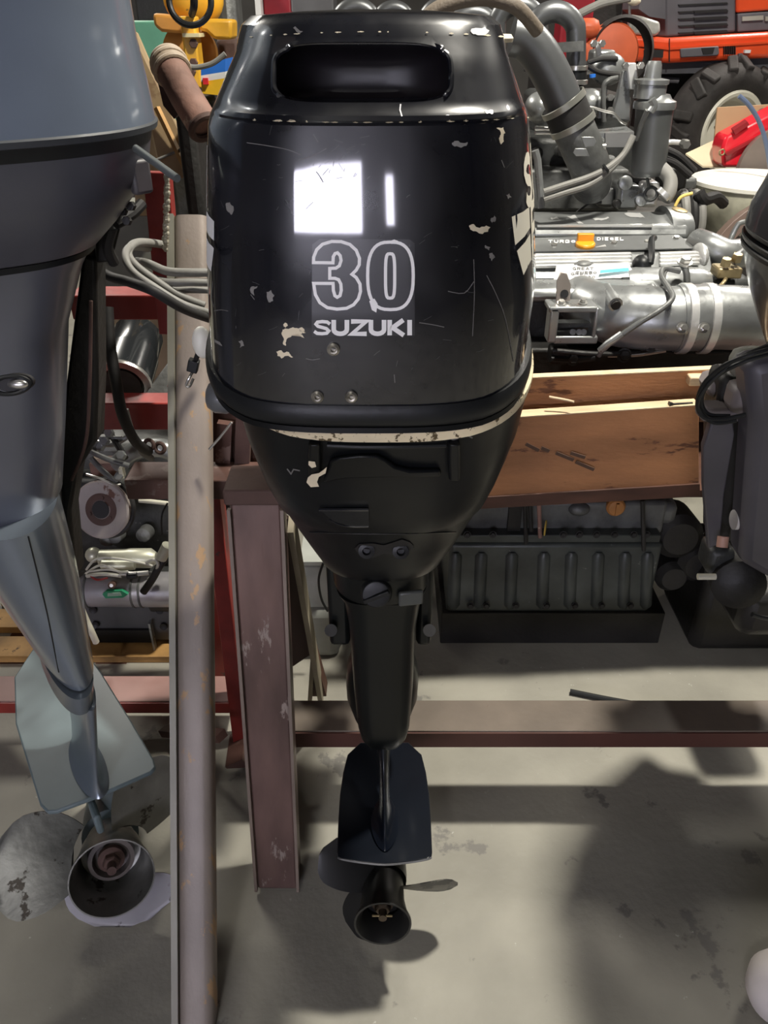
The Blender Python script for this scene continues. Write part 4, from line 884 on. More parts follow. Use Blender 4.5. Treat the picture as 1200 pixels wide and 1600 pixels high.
for x, y, Y in ((865, 386, 2.32), (959, 382, 2.33), (1056, 374, 2.36), (1010, 381, 2.34)): bolt(x, y, Y, frc)
px_tube([(1022, 372, 2.30), (1018, 376, 2.26), (1018, 398, 2.20), (1016, 412, 2.18)], 5).obj('breather_hose', rubber, EA)
MB().ring(W(1008, 384, 2.33), (0, -.2, 1), .032, .003, 28).obj('wire_ring', chrome, EA)
MB().ball(W(1003, 412, 2.20), (.026, .03, .024)).obj('black_grommet', rubber, EA)
MB().ball(W(912, 415, 2.19), (.028, .02, .014)).obj('cover_boss', grey_cast, EA)
# long manifold below the label
secx([(436, 2.20), (437, 2.12), (452, 2.06), (470, 2.05), (474, 2.2)], 780, 1012).obj('upper_manifold', silver, EA, bevel=.012)
MB().loft([[p+Vector((dx, 0, 0)) for p in L] for dx, L in [(X, [W(600, 433, 2.16)+Vector((0, .055*math.cos(t)*k_, .045*math.sin(t)*k_-.02)) for t in [2*PI*i/24 for i in range(24)]]) for X, k_ in ((W(985, 435, 2.12).x, .9), (W(1000, 435, 2.12).x, 1), (W(1100, 435, 2.12).x, 1), (W(1114, 440, 2.12).x, .85))]]).obj('inlet_tank', silver, EA, ang=50)
MB().tube([W(1066, 412, 2.09), W(1072, 425, 2.075), W(1073, 445, 2.07), W(1070, 458, 2.1)], .009, 8, 5).obj('tank_strap', grey_cast, EA)
bolt(1070, 411, 2.09, EA, big=1.6)
# big cast elbow and pipe
P = [(905, 466, 2.14), (925, 480, 2.06), (960, 492, 2.0), (1010, 497, 1.97), (1050, 498, 1.96), (1062, 498, 1.96)]
mp_ = mpp(1000, 495, 1.97)
MB().tube([W(*q) for q in P], lambda t: (.062+.018*min(1, t*2))*1, 28, 6).obj('charge_casting', silver, EA, ang=50)
MB().cyl(W(1055, 498, 1.96), W(1113, 496, 1.96), 51*mp_, seg=32).obj('rubber_sleeve', silver, EA)
for x in (1066, 1100):
    MB().lathe(W(x-6, 498, 1.96), (1, 0, 0), [(51.5*mp_, 0), (54*mp_, .001), (54*mp_, .020), (51.5*mp_, .021)], 36, (False, False)).obj('hose_clamp', silver_bright, EA, ang=50)
    q = W(x, 512, 1.86); MB().hexa(q, (0, -.9, .4), .008, .012).lathe(q, (0, -.9, .4), [(.013, -.004), (.013, .002)], 14).obj('clamp_screw', chrome, EA, ang=30)
MB().tube([W(1110, 496, 1.96), W(1150, 497, 1.96), W(1182, 502, 1.97), W(1205, 520, 1.98), W(1220, 560, 2.0)], 49*mp_, 32, 6).obj('air_pipe', silver, EA, ang=50)
for x0, y0, x1, y1 in ((948, 452, 962, 476), (1016, 452, 1030, 478)):
    MB().cyl(W(x0, y0, 2.02), W(x1, y1, 1.93), .016, .018, 18).obj('stud_boss', silver, EA)
    MB().cyl(W(x1, y1, 1.93), W(x1+1, y1+2, 1.925), .012, seg=16).obj('stud_hole', dark_iron, EA)
MB().tube([W(965, 454, 2.04), W(975, 462, 2.0), (W(990, 464, 1.99)), W(1000, 455, 2.02)], .008, 8).obj('web', silver, EA)
px_tube([(1062, 424, 2.03), (1038, 420, 2.02), (1034, 432, 1.99), (1046, 452, 1.93), (1051, 466, 1.88), (1035, 482, 1.86), (1000, 504, 1.85), (970, 524, 1.85)], 4.2, 10, 8).obj('drain_tube', grey_cast, EA)
px_tube([(1052, 420, 2.03), (1040, 424, 2.02), (1032, 450, 1.98), (1010, 458, 1.96)], 3).obj('drain_tube', grey_cast, EA)
px_tube([(972, 522, 1.85), (950, 537, 1.85), (938, 548, 1.86)], 6, smooth=False).obj('tube_sleeve', silver, EA)
px_tube([(940, 546, 1.86), (936, 556, 1.87)], 3.5).obj('tube_end', grey_cast, EA)
# mount bracket with window
MBK = MB()
x0, x1, y0, y1, Y = 858, 934, 480, 528, 1.92
px_box(x0, y0+2, x0+14, y1+8, Y, .05, MBK); px_box(x1-6, y0+2, x1, y1, Y, .05, MBK); px_box(x0, y0, x1, y0+9, Y, .07, MBK); px_box(x0+8, y1-2, x1, y1+10, Y, .05, MBK)
MBK.obj('mount_bracket', silver, EA, bevel=.004)
px_box(870, 505, 930, 512, 1.95, .03).obj('bracket_bar', grey_cast_dark, EA)
for x in (895, 905, 912): MB().cyl(W(x, 519, 1.93), W(x, 519, 1.96), .008, seg=10).obj('bracket_pin', grey_cast, EA)
for x, y in ((877, 474), (911, 472), (882, 483), (915, 481)): bolt(x, y, 1.945, EA, big=.9)
MB().prism([W(869, 474, 1.95), W(870, 440, 1.97), W(877, 425, 1.98), (W(886, 428, 1.98)), W(892, 445, 1.97), W(891, 470, 1.95)], (0, .006, 0)).obj('lifting_tab', mat('brownish_bright_steel', (.5, .44, .4), .3, metal=.8), EA, bevel=.001)
MB().cyl(W(882, 459, 1.955), W(882, 459, 1.965), .010, seg=18).obj('tab_hole', dark_iron, EA)
for k, (a, b, r_, m_) in enumerate([((870, 548, 1.92), (1000, 552, 1.94), 4, dark_iron), ((950, 556, 1.93), (1040, 548, 1.93), 2.5, chrome), ((1000, 545, 1.95), (1130, 550, 1.95), 4, rubber), ((860, 560, 1.93), (930, 558, 1.92), 6, rubber), ((1090, 548, 1.93), (1105, 540, 1.93), 2, chrome)]):
    px_tube([a, ((a[0]+b[0])/2, (a[1]+b[1])/2+3, a[2]), b], r_).obj('pipe', m_, EA)
for x, y in ((895, 560), (1017, 538), (975, 555)): bolt(x, y, 1.93, EA, (0, -1, .3), 1.4, BD)
px_box(860, 545, 890, 572, 1.93, .05).obj('sump_boss', dark_iron, EA, bevel=.008)
MB().tube([W(1088, 380, 2.35), W(1110, 388, 2.3), W(1135, 398, 2.28), W(1165, 395, 2.3)], .042, 18).obj('intake_elbow', silver, EA)
px_box(1122, 420, 1160, 436, 2.12, .06).obj('brass_fitting', brass, EA, bevel=.004)
for x, y in ((1133, 415), (1150, 408)): MB().hexa(W(x, y, 2.13), (0, -.2, 1), .014, .02).obj('fitting_nut', brass, EA)
px_box(1112, 436, 1175, 480, 2.15, .1).obj('fitting_body', grey_cast_dark, EA, bevel=.02)
px_tube([(1148, 412, 2.15), (1152, 400, 2.15), (1162, 392, 2.2)], 5).obj('bent_tube', silver, EA)
px_tube([(1118, 455, 2.06), (1130, 442, 2.06), (1134, 436, 2.1)], 3).obj('bent_tube', brass, EA)
# fender, bent rod, hoses, tub
tag(MB().lathe(W(1215, 445, 2.66), (0, -1, .2), [(.238, 0), (.285, 0), (.285, .05), (.238, .05), (.238, 0)], 40, (False, False)).obj('curved_guard', fender_brown, bevel=.002), 'brown curved sheet steel guard behind the right end of the silver engine', 'guard')
tag(px_tube([(1136, 388, 2.35), (1150, 356, 2.35), (1162, 347, 2.35), (1200, 345, 2.35)], 4).obj('bent_rod', silver), 'bent silver rod in front of the brown curved guard', 'rod')
HB = T('hose_bundle', 'bundle of dusty grey hoses tied with a yellow tie beside the filler neck', 'hoses', W(1080, 350, 2.6))
for k, (x, dx) in enumerate(((1064, 0), (1074, 3), (1084, 4))):
    px_tube([(x-4, 312, 2.7), (x+4, 302, 2.65), (x+dx+8, 320, 2.6), (x+dx+8, 350, 2.58), (x+dx+2, 372, 2.58)], 7).obj('hose', rubber_dull if k == 1 else hose_grey, HB)
px_tube([(1055, 322, 2.55), (1064, 308, 2.55), (1082, 302, 2.55)], 2.5).obj('tie', tape, HB)
tag(px_tube([(1092, 300, 2.6), (1100, 312, 2.6), (1118, 308, 2.65), (1130, 318, 2.7)], 9).obj('rubber_hose', rubber_dull), 'crumpled black hose below the rim of the white tub', 'hose')
TB = T('white_tub', 'white round tub with cloudy plastic lid on the right edge', 'tub', W(1190, 330, 2.75))
tc_ = W(1190, 283, 3.0); R_ = 106*mpp(1190, 283, 3.0)
MB().lathe(tc_, (0, 0, 1), [(R_*.85, -.15), (R_*.93, -.09), (R_*.97, -.03), (R_*.98, 0)], 44).obj('wrapped_side', plastic_side, TB)
MB().lathe(tc_, (0, 0, 1), [(R_*.98, -.012), (R_, -.008), (R_, .004), (R_*.96, .008), (R_*.5, .009)], 44).obj('lid', plastic_white, TB)
# ---------------------------------------------------------------- rear engines with the big silver pipes
EB = T('boat_engine', 'large grey marine engine with arched silver pipes and upright filter canister behind', 'engine', W(950, 330, 3.0))
px_box(800, 215, 985, 420, 2.95, .6).obj('engine_block', grey_cast_dark, EB, bevel=.02)
px_box(780, 265, 980, 330, 2.86, .1).obj('side_cover', grey_cast, EB, bevel=.01)
px_box(842, 150, 985, 225, 3.1, .4).obj('cylinder_head', grey_cast_dark, EB, bevel=.02)
for k, (x, y, w_, h_) in enumerate([(858, 285, 30, 26), (905, 290, 40, 30), (950, 255, 28, 40), (838, 240, 22, 20), (878, 235, 24, 20)]):
    MB().lathe(W(x, y, 2.9), (0, -1, .2), [(w_*.4*.0022, -.03), (w_*.4*.0022, .02), (w_*.2*.0022, .03)], 16).obj('core_plug', (grey_cast, dark_iron)[k % 2], EB)
c = [(800, 55, 2.5), (822, 62, 2.5), (845, 88, 2.5), (868, 130, 2.5), (884, 168, 2.5)]
px_tube(c, 30, 28).obj('charge_pipe', mat('satin_silver_pipe_paint', (.13, .135, .14), .38, metal=.6, var=.08, bump=.08), EB)
pipe_m = MATS['satin_silver_pipe_paint']
px_tube([(880, 160, 2.5), (896, 200, 2.5)], 34, 28, smooth=False).obj('rubber_coupler', rubber_dull, EB)
for p, q in (((878, 158), (883, 168)), ((893, 190), (897, 200))):
    MB().lathe(W(p[0], p[1], 2.5), W(q[0], q[1], 2.5)-W(p[0], p[1], 2.5), [(34.5*mpp(880, 160, 2.5), 0), (36.5*mpp(880, 160, 2.5), .001), (36.5*mpp(880, 160, 2.5), .017), (34.5*mpp(880, 160, 2.5), .018)], 36, (False, False)).obj('hose_clamp', brass if 0 else mat('dull_clamp_band', (.42, .42, .38), .35, metal=.8), EB, ang=50)
px_tube([(895, 198, 2.5), (908, 228, 2.5), (922, 262, 2.52), (924, 290, 2.6)], 32, 28).obj('lower_elbow', grey_cast, EB)
MB().prism([W(908, 214, 2.40), W(928, 214, 2.40), W(932, 221, 2.40), W(928, 228, 2.40), W(914, 230, 2.40)], (0, .006, .0)).obj('tab', silver, EB, bevel=.001)
MB().prism([W(899, 232, 2.40), W(916, 232, 2.40), W(921, 244, 2.40), W(900, 244, 2.40), W(896, 239, 2.40)], (0, .006, .0)).obj('tab', silver, EB, bevel=.001)
# arched pipe over
def arch(x0, x1, yb0, yt, yb1, Y, rpx, nm='arched_pipe', m_=None, par=EB):
    xm = (x0+x1)/2; k = (x1-x0)/2
    pts = [(x0, yb0, Y)]+[(xm-k*math.cos(t), yt+k*(1-math.sin(t))*1.0, Y) for t in [PI*i/8 for i in range(9)]]+[(x1, yb1, Y)]
    return px_tube(pts, rpx, 22, 4).obj(nm, m_ or pipe_m, par)
arch(833, 900, 110, 18, 110, 2.75, 15)
arch(776, 842, 90, 8, 60, 3.0, 14)
arch(705, 775, 60, 20, 60, 3.1, 12)
arch(662, 735, 60, 6, 60, 3.2, 12); arch(590, 640, 60, 12, 60, 3.3, 10); arch(528, 585, 60, 10, 60, 3.3, 12)
px_tube([(900, 100, 2.75), (900, 118, 2.75)], 14, 20, smooth=False).obj('rubber_coupler', rubber, EB)
for y in (102, 124): MB().lathe(W(900, y, 2.75), (0, 0, -1), [(.034, 0), (.036, .001), (.036, .012), (.034, .013)], 30, (False, False)).obj('hose_clamp', chrome, EB)
MB().cyl(W(900, 105, 2.75), W(900, 130, 2.75), .032, seg=24).cyl(W(900, 130, 2.75), W(900, 146, 2.75), .022, seg=20).obj('coupler_sleeve', rubber, EB)
MB().prism([W(846, 68, 2.70), W(912, 64, 2.70), W(912, 80, 2.70), W(846, 84, 2.70)], (0, .01, 0)).obj('support_strap', grey_cast, EB)
MB().ball(W(920, 160, 2.8), (.045, .06, .04)).obj('turbo_housing', silver, EB)
MB().ball(W(842, 168, 2.75), (.045, .06, .045)).obj('turbo_housing', silver, EB)
for k, (x0, x1, y, Y) in enumerate(((836, 868, 201, 2.6), (836, 868, 207, 2.6))): MB().cyl(W(x0, y, Y), W(x1, y, Y), .007).obj('fuel_rail', chrome, EB)
# flat bracket plate with thin pipe
MB().prism([W(925, 203, 2.6), W(978, 197, 2.6), W(990, 205, 2.5), W(988, 208, 2.5), (W(925, 208, 2.5))], (0, 0, -.012)).obj('bracket_shelf', silver, EB)
MB().prism([W(946, 208, 2.49), W(991, 206, 2.49), W(989, 222, 2.49), W(975, 230, 2.49), (W(946, 230, 2.49))], (0, .01, 0)).obj('bracket_plate', mat('mid_grey_plate', (.22, .22, .22), .45, metal=.3), EB)
px_tube([(914, 169, 2.55), (925, 168, 2.55), (945, 174, 2.55), (960, 178, 2.55), (970, 190, 2.55), (978, 194, 2.56)], 2).obj('thin_pipe', chrome, EB)
MB().cyl(W(934, 229, 2.48), W(946, 229, 2.48), .009).obj('spacer', chrome, EB)
for dy, m_ in ((0, hose_grey), (12, hose_grey)):
    px_tube([(990, 212, 2.47), (975, 240, 2.46), (950, 262+dy*.5, 2.44), (920, 277+dy, 2.42), (880, 290+dy, 2.4), (850, 300+dy, 2.4)], 5).obj('oil_hose', m_, EB)
MB().lathe(W(948, 262, 2.43), W(942, 267, 2.43)-W(948, 262, 2.43), [(.014, 0), (.014, .006)], 12).obj('hose_tie', rubber, EB)
px_tube([(846, 325, 2.42), (840, 250, 2.44), (836, 235, 2.44)], 6, smooth=False).obj('silver_rail', silver, EB)
# upright bracket and canister
MB().prism([W(980, 98, 2.7), W(994, 98, 2.7), W(998, 130, 2.7), W(993, 140, 2.7), W(984, 140, 2.7)], (0, .02, 0)).obj('lifting_eye', silver_bright, EB, bevel=.003)
for x in (976, 1000): MB().hexa(W(x, 102, 2.69), (0, -1, 0), .010, .02).obj('bolt', chrome, EB)
MB().prism([W(956, 185, 2.72), W(962, 160, 2.72), W(975, 110, 2.72), W(985, 110, 2.72), W(985, 190, 2.72)], (0, .03, 0)).obj('filter_bracket', silver, EB, bevel=.004)
px_tube([(944, 190, 2.68), (943, 140, 2.68), (950, 126, 2.68), (965, 122, 2.7)], 4).obj('steel_pipe', grey_cast, EB)
px_box(938, 140, 946, 185, 2.7, .03).obj('bracket_leg', silver, EB)
for x, y in ((953, 152), (953, 172)): MB().hexa(W(x, y, 2.68), (0, -1, 0), .010, .014).obj('bolt', chrome, EB)
cc = W(1012, 268, 2.62); rr = 27*mpp(1012, 230, 2.62); hh = W(1012, 165, 2.62).z-cc.z
MB().lathe(cc, (-.06, 0, 1), [(rr*.85, -.01), (rr*.97, 0), (rr, .01), (rr*1.03, hh*.9), (rr*1.05, hh)], 36).obj('filter_canister', mat('satin_grey_canister', (.13, .135, .135), .4, metal=.5, var=.1), EB, ang=40)
tp = cc+Vector((-.012, 0, hh))
MB().lathe(tp, (0, 0, 1), [(rr*1.15, -.008), (rr*1.18, 0), (rr*1.15, .012), (rr*.9, .018), (rr*.75, .03)], 36).obj('canister_flange', silver, EB, ang=40)
MB().lathe(tp+Vector((-.02, 0, .02)), (0, 0, 1), [(.046, 0), (.046, .035), (.050, .037), (.050, .048), (.025, .052), (.022, .085), (.018, .095)], 26).obj('filter_head', silver, EB, ang=40)
px_tube([(1018, 155, 2.50), (1022, 165, 2.50), (1016, 175, 2.5)], 6).obj('drain_cock', silver, EB)
px_tube([(1012, 172, 2.50), (1002, 195, 2.52), (994, 218, 2.55)], 4).obj('canister_strap', grey_cast, EB)
px_tube([(1036, 225, 2.6), (1050, 222, 2.6), (1070, 224, 2.6)], 4).obj('valve_arm', silver_bright, EB)
MB().hexa(W(1068, 224, 2.57), (0, -1, 0), .014, .03).obj('valve_nut', chrome, EB)
for k, c in enumerate(([(1035, 232, 2.65), (1060, 244, 2.65), (1085, 268, 2.65)], [(1035, 248, 2.62), (1055, 256, 2.62), (1078, 275, 2.62)])):
    px_tube(c, 6).obj('rubber_hose', rubber_dull, EB)
px_tube([(1032, 262, 2.6), (1046, 278, 2.58), (1046, 298, 2.56), (1038, 312, 2.55)], 11, 14).obj('water_hose', hose_grey, EB)
px_tube([(1040, 300, 2.50), (1034, 306, 2.50)], 12, 14, smooth=False).obj('hose_clamp', silver_bright, EB)
for k, (x0, y0, x1, y1, m_) in enumerate([(966, 290, 1000, 330, silver), (1000, 285, 1030, 325, silver_bright), (935, 295, 962, 325, grey_cast), (985, 278, 1020, 290, dark_iron), (1040, 260, 1075, 300, dark_iron), (1060, 278, 1090, 300, grey_cast)]):
    px_box(x0, y0, x1, y1, 2.66+.02*k, .12).obj('pump_housing', m_, EB, bevel=.012)
MB().ring(W(1017, 303, 2.60), (0, -1, .1), .019, .005).obj('pull_ring', grey_cast_dark, EB)
px_tube([(1011, 278, 2.60), (1014, 292, 2.60)], 2.5).obj('pull_rod', grey_cast_dark, EB)
for x, y, r_ in ((945, 286, 8), (975, 286, 10), (962, 318, 6), (1000, 312, 9)):
    MB().lathe(W(x, y, 2.62), (0, -1, .2), [(r_*.0021, 0), (r_*.0021, .02), (r_*.0012, .024)], 18).obj('cap', silver if r_ > 7 else dark_iron, EB)
px_tube([(898, 335, 2.62), (920, 318, 2.62), (940, 316, 2.62)], 2).obj('thin_pipe', dark_iron, EB)
EC = T('pump_assembly', 'small grey casting with bolts and dark hoses in front of the orange disc', 'pump', W(950, 150, 3.1))
px_box(928, 78, 962, 100, 3.1, .1).obj('body', silver, EC, bevel=.01)
MB().prism([W(930, 65, 3.05), W(938, 65, 3.05), W(941, 90, 3.05), W(934, 90, 3.05)], (0, .02, 0)).obj('flange', silver_bright, EC)
for x in (927, 940): MB().hexa(W(x, 68, 3.04), (0, -1, 0), .012, .015).obj('bolt', chrome, EC)
MB().ball(W(950, 108, 3.05), (.06, .05, .05)).obj('casting', silver, EC)
px_tube([(918, 98, 3.0), (940, 92, 3.0), (965, 92, 3.0)], 4).obj('hose', rubber_dull, EC)
px_tube([(912, 98, 3.0), (935, 112, 3.0), (968, 117, 3.0)], 4).obj('hose', rubber_dull, EC)
MB().cyl(W(926, 116, 2.98), W(926, 121, 2.98), .010).obj('blue_plug', blue, EC)
tag(down_box(838, 108, 1000, 3.6, .2).obj('casting_or_filler', dark_iron, bevel=.02), 'dark oily machinery mass behind the filter bracket', 'casting')
# braided brown hose across the top
BH = T('braided_hose', 'thick brown braided hose arching over the back of the black cowl', 'hose', W(760, 60, 2.2))
px_tube([(655, 45, 2.3), (672, 22, 2.3), (705, 5, 2.3), (755, -3, 2.3), (805, 10, 2.3), (840, 48, 2.35)], 11, 20, 8).obj('hose', mat('brown_braided_hose', (.13, .105, .08), .6, bump=.5, bs=120), BH)
px_tube([(640, 40, 3.0), (660, 26, 3.0), (690, 18, 3.0)], 6).obj('thin_hose', rubber_dull, BH)
# ---------------------------------------------------------------- tractor and things behind it
struct(MB().box((1.9, 5.0, .40), (3.4, 2.6, .80)).obj('trim_1', mat('raised_concrete_platform', (.2, .19, .18), .8)))
TR = T('tractor', 'orange compact tractor front with grey grille, upper right', 'tractor', W(1130, 260, 4.4))
YT = 4.3
MB().prism([W(981, 62, YT), W(992, 54, YT), W(1045, 59, YT), W(1260, 46, YT), W(1260, 88, YT), W(1045, 99, YT), W(992, 96, YT), W(981, 85, YT)], (0, .9, 0)).obj('lower_hood', orange, TR, bevel=.02)
MB().prism([W(979, 66, YT-.01), W(1045, 74, YT-.01), W(1260, 61, YT-.01), W(1260, 64, YT-.01), W(1045, 78, YT-.01), W(980, 70, YT-.01)], (0, .05, 0)).obj('hood_crease', orange, TR)
px_tube([(1046, 60, YT-.01), (1046, 97, YT-.01)], .8, smooth=False).obj('panel_gap', dark_void, TR)
MB().prism([W(1040, -60, YT+.06), W(1150, -60, YT+.06), W(1150, 50, YT+.06), W(1040, 58, YT+.06)], (0, .8, 0)).obj('grille_panel', grille, TR, bevel=.01)
for k in range(6):
    y = 5+k*11
    MB().prism([W(1060, y+2, YT+.05), W(1136, y-1.5, YT+.05), W(1138, y+1, YT+.05), W(1062, y+4.5, YT+.05)], (0, .02, 0)).obj('grille_slot', dark_void, TR)
    if 0 < k < 6: MB().prism([W(1084, y+.5, YT+.045), W(1136, y-2, YT+.045), W(1138, y+2, YT+.045), W(1086, y+5, YT+.045)], (0, .02, 0)).obj('grille_opening', dark_void, TR)
MB().prism([W(1151, -60, YT+.05), W(1260, -60, YT+.05), W(1260, 12, YT+.05), W(1151, 20, YT+.05)], (0, .8, 0)).obj('upper_hood', orange, TR, bevel=.01)
MB().prism([W(1153, 21, YT+.05), W(1260, 14, YT+.05), W(1260, 44, YT+.05), W(1153, 50, YT+.05)], (0, .4, 0)).obj('side_panel', grille, TR, bevel=.006)
for x0, x1 in ((1160, 1193), (1196, 1222)): MB().prism([W(x0, 26, YT+.035), W(x1, 24, YT+.035), W(x1, 31, YT+.035), W(x0, 33, YT+.035)], (0, .01, 0)).obj('side_badge', mat('worn_grey_badge', (.35, .34, .30), .5), TR)
MB().prism([W(985, 22, YT), W(1003, 25, YT), W(1032, 34, YT), W(1033, 50, YT), W(1024, 57, YT), W(990, 54, YT), W(984, 44, YT)], (0, .06, 0)).obj('headlamp', lens, TR, bevel=.012)
MB().prism([W(1000, 0, YT+.02), W(1040, -10, YT+.02), W(1040, 30, YT+.02), W(1015, 26, YT+.02), W(998, 14, YT+.02)], (0, .3, 0)).obj('lamp_surround', grille, TR)
MB().ball(W(991, 2, YT-.02), (.03, .03, .018)).obj('amber_lens', mat('cream_lens', (.7, .65, .5), .3), TR)
px_tube([(984, 0, YT-.02), (984, 24, YT-.02), (990, 27, YT-.02)], 2).obj('mirror_stem', silver, TR)
MB().prism([W(1007, 78, YT-.015), W(1037, 78, YT-.015), W(1036, 90, YT-.015), W(1007, 90, YT-.015)], (0, .03, 0)).obj('bumper_vent', dark_void, TR)
MB().prism([W(1063, 76, YT-.015), W(1123, 72, YT-.015), W(1124, 84, YT-.015), W(1120, 87, YT-.015), W(1064, 90, YT-.015)], (0, .03, 0)).obj('bumper_panel', grille, TR, bevel=.004)
MB().prism([W(1096, 75, YT-.02), W(1117, 74, YT-.02), W(1114, 84, YT-.02), W(1099, 85, YT-.02)], (0, .03, 0)).obj('bumper_hole', dark_void, TR)
for k in range(6): MB().prism([W(1132+k*3.3, 72.5, YT-.02), W(1133.2+k*3.3, 72.4, YT-.02), W(1133.2+k*3.3, 85, YT-.02), W(1132+k*3.3, 85.2, YT-.02)], (0, .02, 0)).obj('vent_slit', dark_void, TR)
px_box(1164, 78, 1173, 83, YT-.02, .02).obj('white_clip', white_print, TR)
MB().prism([W(1155, 84, YT-.02), W(1160, 83, YT-.02), W(1166, 96, YT-.02), W(1152, 96, YT-.02)], (0, .02, 0)).obj('bent_tab', grille, TR)
MB().prism([W(995, 98, YT+.05), W(1260, 88, YT+.05), W(1260, 112, YT+.05), W(995, 116, YT+.05)], (0, .6, 0)).obj('chassis_rail', under_grey, TR)
px_box(1000, 116, 1230, 200, YT+.35, .3).obj('underside', dark_iron, TR)
px_tube([(1030, 124, 4.4), (1060, 126, 4.4)], 4).obj('steering_arm', grille, TR)
wc = W(1134, 205, 4.25); u_ = mpp(1134, 205, 4.25)
ROT = Matrix.Rotation(math.radians(20), 3, 'Z'); wax = ROT @ Vector((0, -1, .0))
wh = T('front_wheel', '', '', wc); del wh['label']; del wh['category']; wh.parent = TR; wh.matrix_parent_inverse = world(TR).inverted()
MB().lathe(wc-wax*.14, wax, [(56*u_, 0), (80*u_, .0), (93*u_, .03), (95*u_, .09), (93*u_, .15), (84*u_, .19), (70*u_, .20), (58*u_, .185), (55*u_, .16)], 48, (False, False)).obj('tyre', tyre, wh, ang=50)
ex, ey = ROT @ Vector((1, 0, 0)), Vector((0, 0, 1))
lugs = []
for k in range(18):
    a = 2*PI*k/18; d1 = ex*math.cos(a)+ey*math.sin(a); d2 = -ex*math.sin(a)+ey*math.cos(a); sd = 1
    c1 = wc+wax*.045+d1*82*u_+d2*.02; c2 = wc-wax*.03+d1*97*u_-d2*.03*(1 if k % 2 else -1)
    MB().beam(c1, c2, .045, .05, d1).obj('tread_lug', tyre, wh, bevel=.008)
MB().lathe(wc, wax, [(56*u_, -.01), (58*u_, .045), (55*u_, .055), (50*u_, .05), (47*u_, .01), (42*u_, .0), (14*u_, .012), (13*u_, .03), (6*u_, .035)], 44, (False, False)).obj('rim', rim_white, wh, ang=40)
for k in range(5):
    a = 2*PI*k/5+.3; p = wc+(ex*math.cos(a)+ey*math.sin(a))*22*u_+wax*.008
    MB().hexa(p, wax, .018, .02).obj('wheel_nut', dark_iron, wh)
OD = T('orange_disc', 'faded orange round guard beside the tractor headlamp', 'guard', W(950, 110, 3.9))
MB().lathe(W(952, 84, 4.02), (0, -1, .1), [(42*mpp(950, 80, 3.9), 0), (44*mpp(950, 80, 3.9), .03), (40*mpp(950, 80, 3.9), .05), (10*mpp(950, 80, 3.9), .06)], 40).obj('disc', orange_dull, OD)
MB().lathe(W(962, 84, 4.08), (0, -1, .1), [(45*mpp(950, 80, 4), 0), (50*mpp(950, 80, 4), .03), (50*mpp(950, 80, 4), .1), (45*mpp(950, 80, 4), .12)], 40, (False, False)).obj('tyre_ring', tyre, OD)
down_box(935, 90, 965, 4.12, .05).obj('support', dark_iron, OD)
tag(px_box(905, 28, 940, 60, 3.95, .1).obj('orange_lug', orange_dull, bevel=.03), 'faded orange lug left of the orange disc', 'part')
tag(down_box(890, -20, 985, 5.3, .3).obj('casting_or_filler', dark_iron, bevel=.03), 'black machinery between the red cabinet and the tractor', 'casting')
tag(px_tube([(905, 22, 3.5), (925, 12, 3.5), (945, 4, 3.5), (985, -4, 3.5)], 6).obj('grey_hose', hose_grey), 'light grey hose running above the orange disc', 'hose')
tag(down_box(885, -40, 935, 5.0, .2).obj('red_cabinet', maroon, bevel=.01), 'dark red cabinet corner at the top right of centre', 'cabinet')
tag(down_box(408, -40, 452, 5.5, .4).obj('red_cabinet', maroon, bevel=.01), 'dark red cabinet standing above the left of the black cowl', 'cabinet')
tag(down_box(452, -40, 520, 5.5, .4).obj('grey_cabinet', grey_cab, bevel=.01), 'grey cabinet above the middle of the black cowl', 'cabinet')
tag(down_box(395, -40, 404, 5.4, .1).obj('cabinet_post', white_print), 'narrow pale post left of the red cabinet', 'post')
CB_ = T('cardboard_box', 'open brown cardboard box with pale flap beside the white wheel', 'box', W(1160, 260, 3.5))
MB().prism([W(1121, 168, 3.55), W(1260, 160, 3.55), W(1260, 232, 3.55), W(1116, 222, 3.55)], (0, .01, 0)).obj('side', card, CB_)
MB().prism([W(1116, 221, 3.54), W(1130, 232, 3.50), W(1134, 262, 3.44), W(1098, 262, 3.44), W(1071, 242, 3.50)], (0, 0, .006)).obj('flap', card_pale, CB_)
MB().ring(W(1190, 175, 3.54), (0, -1, 0), .012, .003).obj('hand_hole', rust, CB_)
RM = T('red_machine', 'bright red plastic machine cover at the right edge beside the cardboard box', 'machine', W(1180, 265, 3.35))
MB().prism([W(1130, 262, 3.35), W(1128, 232, 3.35), W(1134, 214, 3.35), W(1160, 200, 3.35), W(1260, 148, 3.35), W(1260, 215, 3.35), W(1185, 225, 3.35), W(1165, 240, 3.35), W(1158, 262, 3.35)], (0, .12, 0)).obj('cover', red_gloss, RM, bevel=.012)
MB().prism([W(1134, 240, 3.33), W(1200, 206, 3.33), W(1200, 209, 3.33), W(1136, 244, 3.33)], (0, .03, 0)).obj('cover_seam', mat('dark_red_seam', (.25, .01, .015), .5), RM)
MB().prism([W(1146, 204, 3.335), W(1168, 190, 3.335), W(1171, 195, 3.335), W(1149, 211, 3.335)], (0, .03, .005)).obj('cover_slot', mat('dark_red_seam', (.25, .01, .015), .5), RM)
MB().lathe(W(1215, 270, 3.32), (0, -1, .1), [(.168, 0), (.168, .03), (.05, .03), (.02, .0)], 36).obj('flywheel', mat('greyish_flywheel', (.22, .18, .16), .5, metal=.3), RM)
MB().ring(W(1128, 238, 3.31), (0, -1, 0), .010, .003).obj('latch_ring', brass, RM)
BC = px_tube([(1155, 150, 3.0), (1170, 164, 3.0), (1186, 190, 3.0), (1197, 225, 3.0), (1206, 280, 3.0)], 3.5, 10).obj('blue_cable', mat('blue_grey_cable', (.09, .12, .2), .5)); tag(BC, 'blue grey cable curving down over the red machine cover', 'cable')
